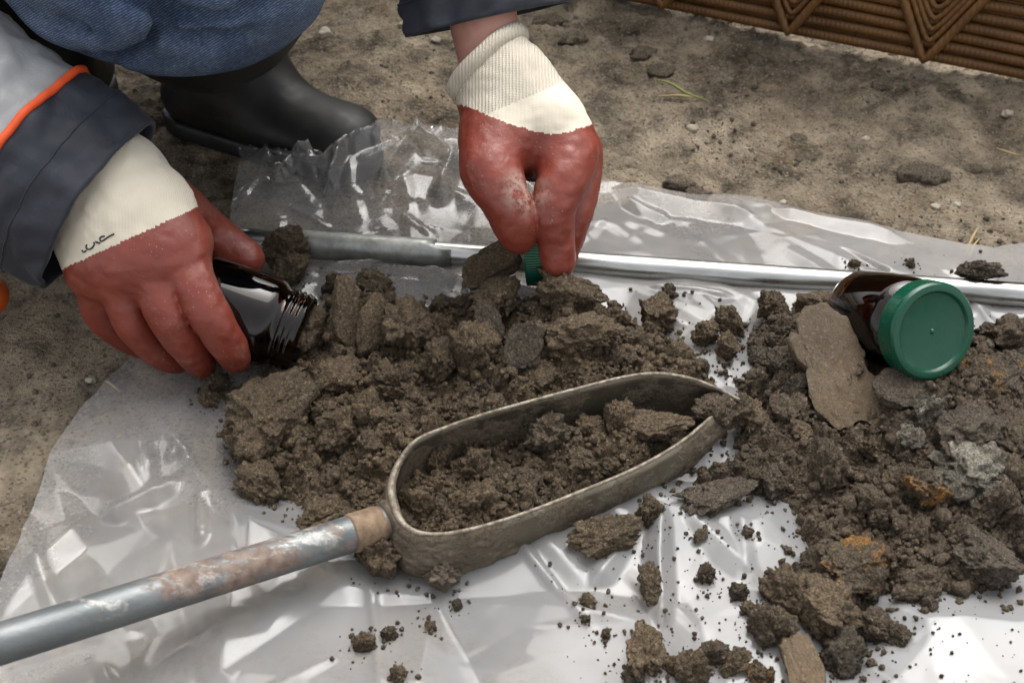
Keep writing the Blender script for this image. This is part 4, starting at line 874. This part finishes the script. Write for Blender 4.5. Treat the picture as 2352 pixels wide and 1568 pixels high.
def f_jack(p):
    f = chain(p, [hip + [0, 0, .05], np.array([-.34, 1.12, .48]), np.array([-.32, 1.07, .60])], [.155, .16, .14], .04)
    f = smin(f, chain(p, [shR, np.array([-.32, 1.07, .60]), shL], [.075, .09, .075], .04), .04); f = smin(f, cone(p, np.array([-.32, 1.05, .64]), np.array([-.315, 1.02, .71]), .075, .07), .02)
    for s, e, w_ in ((shR, elR, wrR), (shL, elL, wrL)): f = smin(f, chain(p, [s, e, e * .7 + w_ * .3], [.078, .072, .068], .03), .03)
    return f - .006 * fbm(p * 11, 3)
V, F = sd_build(f_jack, (-.72, .70, .12), (.06, 1.48, .86), .008, 1); obj('jacket', V, F, NAVY, person)
def loft(rings, n=72, fold=.003, seed=0., inner=.03):
    """rings: (centre, half-width vector, half-thickness vector); closes with a turned-in hem at ring 0"""
    a = np.linspace(0, 2 * np.pi, n, endpoint=False); R_ = []
    for c, hw, ht in rings:
        ca_, sa = np.cos(a), np.sin(a); e = 1.18; ca_ = np.sign(ca_) * np.abs(ca_) ** e; sa = np.sign(sa) * np.abs(sa) ** e; R_.append(c + ca_[:, None] * hw + sa[:, None] * ht)
    R_ = np.array(R_); N = R_ - R_.mean(1, keepdims=True); N /= np.linalg.norm(N, axis=2, keepdims=True)
    d = fold * fbm(R_ * np.array([16, 16, 16]) + seed, 4) + fold * .8 * np.abs(fbm(R_ * 34 + seed, 2)); return R_ + N * d[..., None], N
def sleeve_rings(hemc, hw, ht, to, hw2, ht2, m): return [(hemc * (1 - t) + to * t, hw * (1 - t) + hw2 * t, ht * (1 - t) + ht2 * t) for t in np.linspace(0, 1, m)]
def px_vec(dx, dy, d): return (dx * RT - dy * UP) * KPX * d
# sleeve on the arm that holds the jar: navy cuff, orange piping, grey reflective band, navy again
hc = P(226, 468, .832); axR = unit(elR - hc); hw = px_vec(135, -178, .832); hw = hw - axR * (hw @ axR); ht = unit(np.cross(axR, hw)) * .044
LR = np.linalg.norm(elR - hc); RR, NN = loft(sleeve_rings(hc, hw, ht, elR, unit(hw) * .078, unit(ht) * .066, 110), 96, .0065, 4.)
def band(i0, i1, name, mat, parent, hem=False):
    V = RR[i0:i1 + 1]; N_ = NN[i0:i1 + 1]; inn = (V - N_ * .0022)[::-1]
    if hem:
        V = np.concatenate([(V[:14] - N_[:14] * .0035)[::-1], V])
    return obj(name, V.reshape(-1, 3), grid_faces(len(V), V.shape[1], True), mat, parent)
kA = int(.060 / LR * 109); kB = int(.150 / LR * 109)
slv = band(0, kA, 'sleeve', NAVY, person, True); band(kA, kB, 'reflective_band', REFL, slv); band(kB, 109, 'sleeve', NAVY, person)
for k in (kA, kB):
    V, F = tube(RR[k] + NN[k] * .0012, (.0028 if k == kA else .003), 10, closed=True); obj('piping', V, F, ORANGE, slv)
i = 11; V, F = tube(RR[i] + NN[i] * .0002, .0007, 6, closed=True); obj('hem_seam', V, F, NAVY, slv)
# sleeve on the other arm
hc2 = P(1120, 46, .895); axL = unit(elL - hc2); hw2 = px_vec(182, -50, .895); hw2 = hw2 - axL * (hw2 @ axL) * .6; ht2 = unit(np.cross(axL, hw2)) * .046
RR, NN = loft(sleeve_rings(hc2, hw2, ht2, elL, unit(hw2) * .07, unit(ht2) * .065, 90), 96, .0065, 9.)
sl2 = band(0, 89, 'sleeve', NAVY, person, True); V, F = tube(RR[8] + NN[8] * .0002, .0007, 6, closed=True); obj('hem_seam', V, F, NAVY, sl2)

# gloves
def hand_sdf(palm, fingers, kp, wr):
    fingers = [(smooth_path(pts, 13).astype(np.float32), np.interp(np.linspace(0, len(rad) - 1, 13), np.arange(len(rad)), rad), k) for pts, rad, k in fingers]
    def f(p):
        g = None
        for pts, rad, k in palm:
            c = chain(p, [q for q in pts], rad, .012); g = c if g is None else smin(g, c, k)
        out = g
        for pts, rad, k in fingers: out = smin(out, smin(g, chain(p, pts, rad, .004), k), .0004)
        out = out - .0009 * fbm(p * 30, 2) - wr * 1.5 * np.abs(fbm(p * np.array([55, 55, 75], np.float32) + 3, 2))
        return out
    return f
def bounds(*groups):
    A = np.array([q for g in groups for pts, rad, k in g for q in pts]); return A.min(0) - .036, A.max(0) + .036
# the hand round the open jar
fi = [([P(428, 610, .822), P(448, 655, .816), P(484, 725, .818), P(524, 793, .833), P(545, 826, .847)], [.0142, .0136, .0130, .0114, .0088], .004),
      ([P(350, 635, .817), P(366, 680, .815), P(394, 745, .822), P(440, 806, .840), P(466, 840, .856)], [.0136, .0130, .0126, .0112, .0088], .004),
      ([P(278, 645, .822), P(286, 690, .824), P(312, 752, .834), P(362, 806, .853), P(408, 830, .868)], [.0126, .0121, .0117, .0104, .0085], .004),
      ([P(220, 645, .836), P(221, 685, .839), P(234, 725, .850), P(276, 768, .867), P(330, 797, .882)], [.0116, .0111, .0106, .0094, .0080], .004)]
th = [([P(395, 470, .862), P(455, 515, .893), P(522, 560, .905), P(572, 596, .905)], [.020, .0165, .0135, .0115], .014)]
pm = [([P(292, 372, .838), P(366, 465, .828), P(415, 560, .824), P(426, 600, .821)], [.018, .0185, .0178, .0148], .01), ([P(250, 415, .830), P(315, 505, .823), P(345, 590, .819), P(350, 620, .818)], [.019, .019, .0178, .0145], .032),
      ([P(200, 462, .832), P(258, 548, .826), P(275, 610, .824), P(278, 628, .825)], [.018, .018, .0168, .0135], .032), ([P(160, 510, .838), P(205, 585, .838), P(218, 630, .837), P(219, 638, .839)], [.016, .0155, .0145, .0120], .032),
      ([P(300, 420, .850), P(340, 520, .850), P(330, 610, .850)], [.022, .024, .018], .02)]
fR = hand_sdf(pm, fi + th, .01, .0007); V, F = sd_build(fR, *bounds(fi, th, pm), .0014, 2)
cf = V[F].mean(1); rel = cf - CAMP; dep = rel @ FW; px = 1176 + (rel @ RT) / dep / KPX; py = 784 - (rel @ UP) / dep / KPX
jag = 1.0 * np.sin((px * .9 - py * .4) * .5) + 2 * perlin(cf * 120)
red = ((px - 170) * .418 + (py - 606) * .908 + jag > 0) | (chain(cf, th[0][0], th[0][1]) < .004)
tw = (cf - hc) @ axR < .045
glR = obj('glove', *submesh(V, F, red & tw), RUBBER, person); glR['label'] = 'red rubber glove round the open amber jar'
Vc, Fc = submesh(V, F, ~red & tw); obj('cuff', Vc, Fc, CANVAS, glR)
lip_px = [(172, 607), (215, 588), (260, 567), (310, 544), (360, 520), (420, 492)]
bvh = BVHTree.FromPolygons([tuple(v) for v in V], [tuple(int(i) for i in f) for f in F])
def on_glove(px, py, off=.0004):
    r = unit(ray(px, py)); h = bvh.ray_cast(Vector(CAMP), Vector(r)); return np.array(h[0]) - r * off if h[0] is not None else P(px, py, .81)
def zp(zx, zy): return (150 + zx / 7.84) * .91875, (530 + zy / 7.84) * .91875
for st in ([(430, 745), (450, 780), (480, 778), (515, 755)], [(525, 640), (510, 690), (540, 730), (590, 725), (640, 690), (670, 640), (662, 590)], [(700, 575), (712, 600), (735, 590), (755, 610), (785, 600)], [(875, 470), (800, 490), (780, 525), (800, 572), (860, 550), (940, 490), (1060, 428)]):
    V2, F2 = tube(smooth_path([on_glove(*zp(*q)) for q in st], 16), .00055, 6); obj('ink_stroke', V2, F2, INK, glR)
# the hand that pinches the cap
fi = [([P(1298, 360, .866), P(1298, 405, .856), P(1272, 470, .852), P(1277, 550, .862), P(1283, 604, .868)], [.021, .0180, .0150, .0130, .0118], .010),
      ([P(1322, 350, .890), P(1330, 410, .888), P(1318, 490, .884), P(1296, 560, .890), P(1285, 600, .895)], [.018, .0150, .0132, .0120, .0110], .008),
      ([P(1320, 345, .912), P(1320, 410, .918), P(1300, 480, .918), P(1270, 540, .912)], [.016, .0140, .0125, .0105], .008),
      ([P(1290, 340, .930), P(1290, 400, .938), P(1270, 455, .935), P(1245, 500, .925)], [.014, .0125, .0110, .0095], .008)]
th = [([P(1142, 310, .866), P(1128, 390, .850), P(1160, 455, .846), P(1182, 508, .852), P(1192, 546, .860)], [.0235, .0215, .0165, .0150, .0118], .014)]
pm = [([P(1185, 215, .882), P(1250, 290, .872), P(1300, 350, .868)], [.028, .027, .021], .01), ([P(1185, 215, .885), P(1270, 300, .888), P(1322, 345, .890)], [.026, .022, .018], .014), ([P(1185, 225, .888), P(1260, 300, .908), P(1320, 345, .912)], [.026, .022, .016], .014),
      ([P(1150, 230, .880), P(1140, 310, .868)], [.026, .023], .014), ([P(1170, 260, .878), P(1215, 330, .880)], [.030, .026], .014), ([P(1185, 245, .884), P(1158, 195, .886), P(1132, 148, .886)], [.030, .031, .030], .012)]
fL = hand_sdf(pm, fi + th, .01, .0008); V, F = sd_build(fL, *bounds(fi, th, pm), .0014, 2)
cf = V[F].mean(1); rel = cf - CAMP; dep = rel @ FW; px = 1176 + (rel @ RT) / dep / KPX; py = 784 - (rel @ UP) / dep / KPX
red = py - np.interp(px, [1060, 1075, 1120, 1180, 1230, 1270, 1310, 1345, 1370], [241, 246, 264, 288, 303, 309, 303, 291, 282]) + 2 * perlin(cf * 120) + 1.0 * np.sin(px * .5) > 0
kn = ~red & ((px - 1120) * .39 + (py - 262) * .92 < 0); axc2 = unit(wrL - P(1190, 250, .884)); inr = (cf - wrL) @ axc2 < .0
glL = obj('glove', *submesh(V, F, red), RUBBER, person); glL['label'] = 'red rubber glove pinching the green cap'
obj('canvas_patch', *submesh(V, F, ~red & ~kn), CANVAS, glL)
Vk, Fk = submesh(V, F, kn & inr); obj('knit_cuff', Vk, Fk, KNIT, glL)
ringd = unit(px_vec(150, -138, .88)); rz = unit(np.cross(axc2, ringd)); cc2 = P(1122, 142, .886); ang = np.linspace(0, 2 * np.pi, 64, endpoint=False)
pts = np.array([cc2 + (math.cos(t)) * ringd * .0305 + math.sin(t) * rz * .031 for t in ang]) ; pts = pts + .0012 * fbm(pts * 60, 2)[:, None]
V, F = tube(pts, .0068 + .0010 * np.sin(ang * 2 + 1), 14, closed=True); obj('rolled_edge', V, F, KNIT, glL)

# ------------------------------------------------------------------ small things on the ground
og = G(-14, 690, .012); V, F = lathe([(0, 0), (.008, .001), (.0125, .004), (.0140, .010), (.0135, .018), (.010, .026), (0, .028)], np.array(G(-22, 655, .016)), unit(G(-20, 760, .014) - G(-20, 655, .016)), 28)
o = obj('handle_grip', V, F, M('orange_plastic', Base_Color=(.62, .10, .012), Roughness=.4).m, loc=tuple(og)); tag(o, 'orange rounded grip on the ground under the left sleeve at the picture edge', 'grip')
r_ = np.random.default_rng(5)
for k, (px, py, r) in enumerate(((1590, 297, .006), (745, 72, .008), (985, 62, .006), (925, 55, .005), (1003, 92, .005), (1570, 1, .004), (1628, 95, .005), (2200, 460, .004), (2315, 260, .005), (1990, 310, .004), (2150, 465, .004), (205, 862, .0035), (1800, 455, .0035), (1510, 145, .004), (1975, 70, .007), (2060, 108, .006))):
    V, F = clod_shape(400 + k, 3, 'lump'); c = G(px, py); c[2] = ground_h(np.array([c[0]]), np.array([c[1]]))[0] + r * .35
    o = obj('pebble', V * r * [1.1, .9, .7] + c, F, PEBBLE, loc=tuple(c)); tag(o, 'small pale pebble on the sandy ground', 'pebble', 'pale pebbles on the ground')
for px, py, r in ((1520, 152, .014), (2110, 390, .016), (2150, 405, .013), (1560, 415, .012), (1600, 440, .010), (1835, 305, .008), (1850, 355, .008), (1260, 45, .014), (1320, 90, .012), (470, 430, .016), (1740, 130, .010), (1480, 118, .012), (2030, 190, .010), (2240, 380, .008)):
    k = int(px); V, F = clod_shape(k, 3, 'lump'); c = G(px, py); c[2] = ground_h(np.array([c[0]]), np.array([c[1]]))[0] + r * .12
    o = obj('soil_clod', V * r * [1.2, .9, .55] + c, F, LUMP, loc=tuple(c)); tag(o, 'low dark lump of earth on the sandy ground behind the sheet', 'clod', 'lumps on the ground behind')
r_ = np.random.default_rng(91); sp_ = []
while len(sp_) < 3600:
    q = np.stack([r_.uniform(-.75, .8, 4000), r_.uniform(.4, 1.5, 4000)], -1); cl = fbm(xyz(q[:, 0] * 7, q[:, 1] * 7, 2.2), 3); cov = np.maximum(poly_dist(MAIN, q[:, 0], q[:, 1]), poly_dist(RIGHT, q[:, 0], q[:, 1]))
    ok = (r_.random(4000) < np.clip(cl * 1.1 + .12, .02, 1)) & ((q[:, 1] > ytop(q[:, 0]) + .004) | (q[:, 0] < xleft(q[:, 1]) - .004)); q = q[ok]; gz = ground_h(q[:, 0], q[:, 1])
    for (x, y), z in zip(q, gz): r = .0009 + .0026 * r_.random() ** 5; sp_.append((x, y, z + r * .1, r))
gc = obj('ground_crumbs', *crumbs(sp_, DUST, 92), LUMP, loc=(0, .9, 0)); tag(gc, 'loose dark crumbs strewn over the bare sandy ground', 'crumbs', kind='stuff')
def blade(pts, r, mat, name, label, cat):
    q = []
    for px, py, dz in pts: c = G(px, py); c[2] = ground_h(np.array([c[0]]), np.array([c[1]]))[0] + dz; q.append(c)
    q = smooth_path(q, 14); V, F = tube(q, r * np.sin(np.linspace(.25, 2.9, 14)), 6); o = obj(name, V, F, mat, loc=tuple(q[0])); tag(o, label, cat)
blade([(1505, 190, .012), (1540, 205, .01), (1580, 222, .006), (1625, 228, .004)], .0016, GRASS, 'grass_blade', 'faded green grass blade on the bare ground behind the gloves', 'grass blade')
blade([(1510, 212, .004), (1560, 222, .006), (1605, 226, .004)], .0014, STRAW, 'straw', 'dry straw beside the green grass blade', 'straw')
blade([(2215, 590, .004), (2228, 562, .012), (2240, 545, .016)], .0012, STRAW, 'straw', 'dry straw stalk standing at the sheet edge behind the capped jar', 'straw')
blade([(2225, 592, .004), (2236, 570, .008), (2246, 560, .010)], .0010, STRAW, 'straw', 'shorter straw stalk beside the standing one', 'straw')
blade([(1760, 466, .004), (1775, 475, .004), (1790, 480, .003)], .0012, STRAW, 'straw', 'bit of straw on the ground above the middle of the tube', 'straw')
blade([(240, 870, .004), (255, 880, .005), (275, 893, .003)], .0011, STRAW, 'straw', 'bit of straw on the sand below the left glove', 'straw')
blade([(2290, 330, .003), (2315, 345, .004), (2340, 358, .003)], .0011, STRAW, 'straw', 'thin straw on the ground near the right picture edge', 'straw')
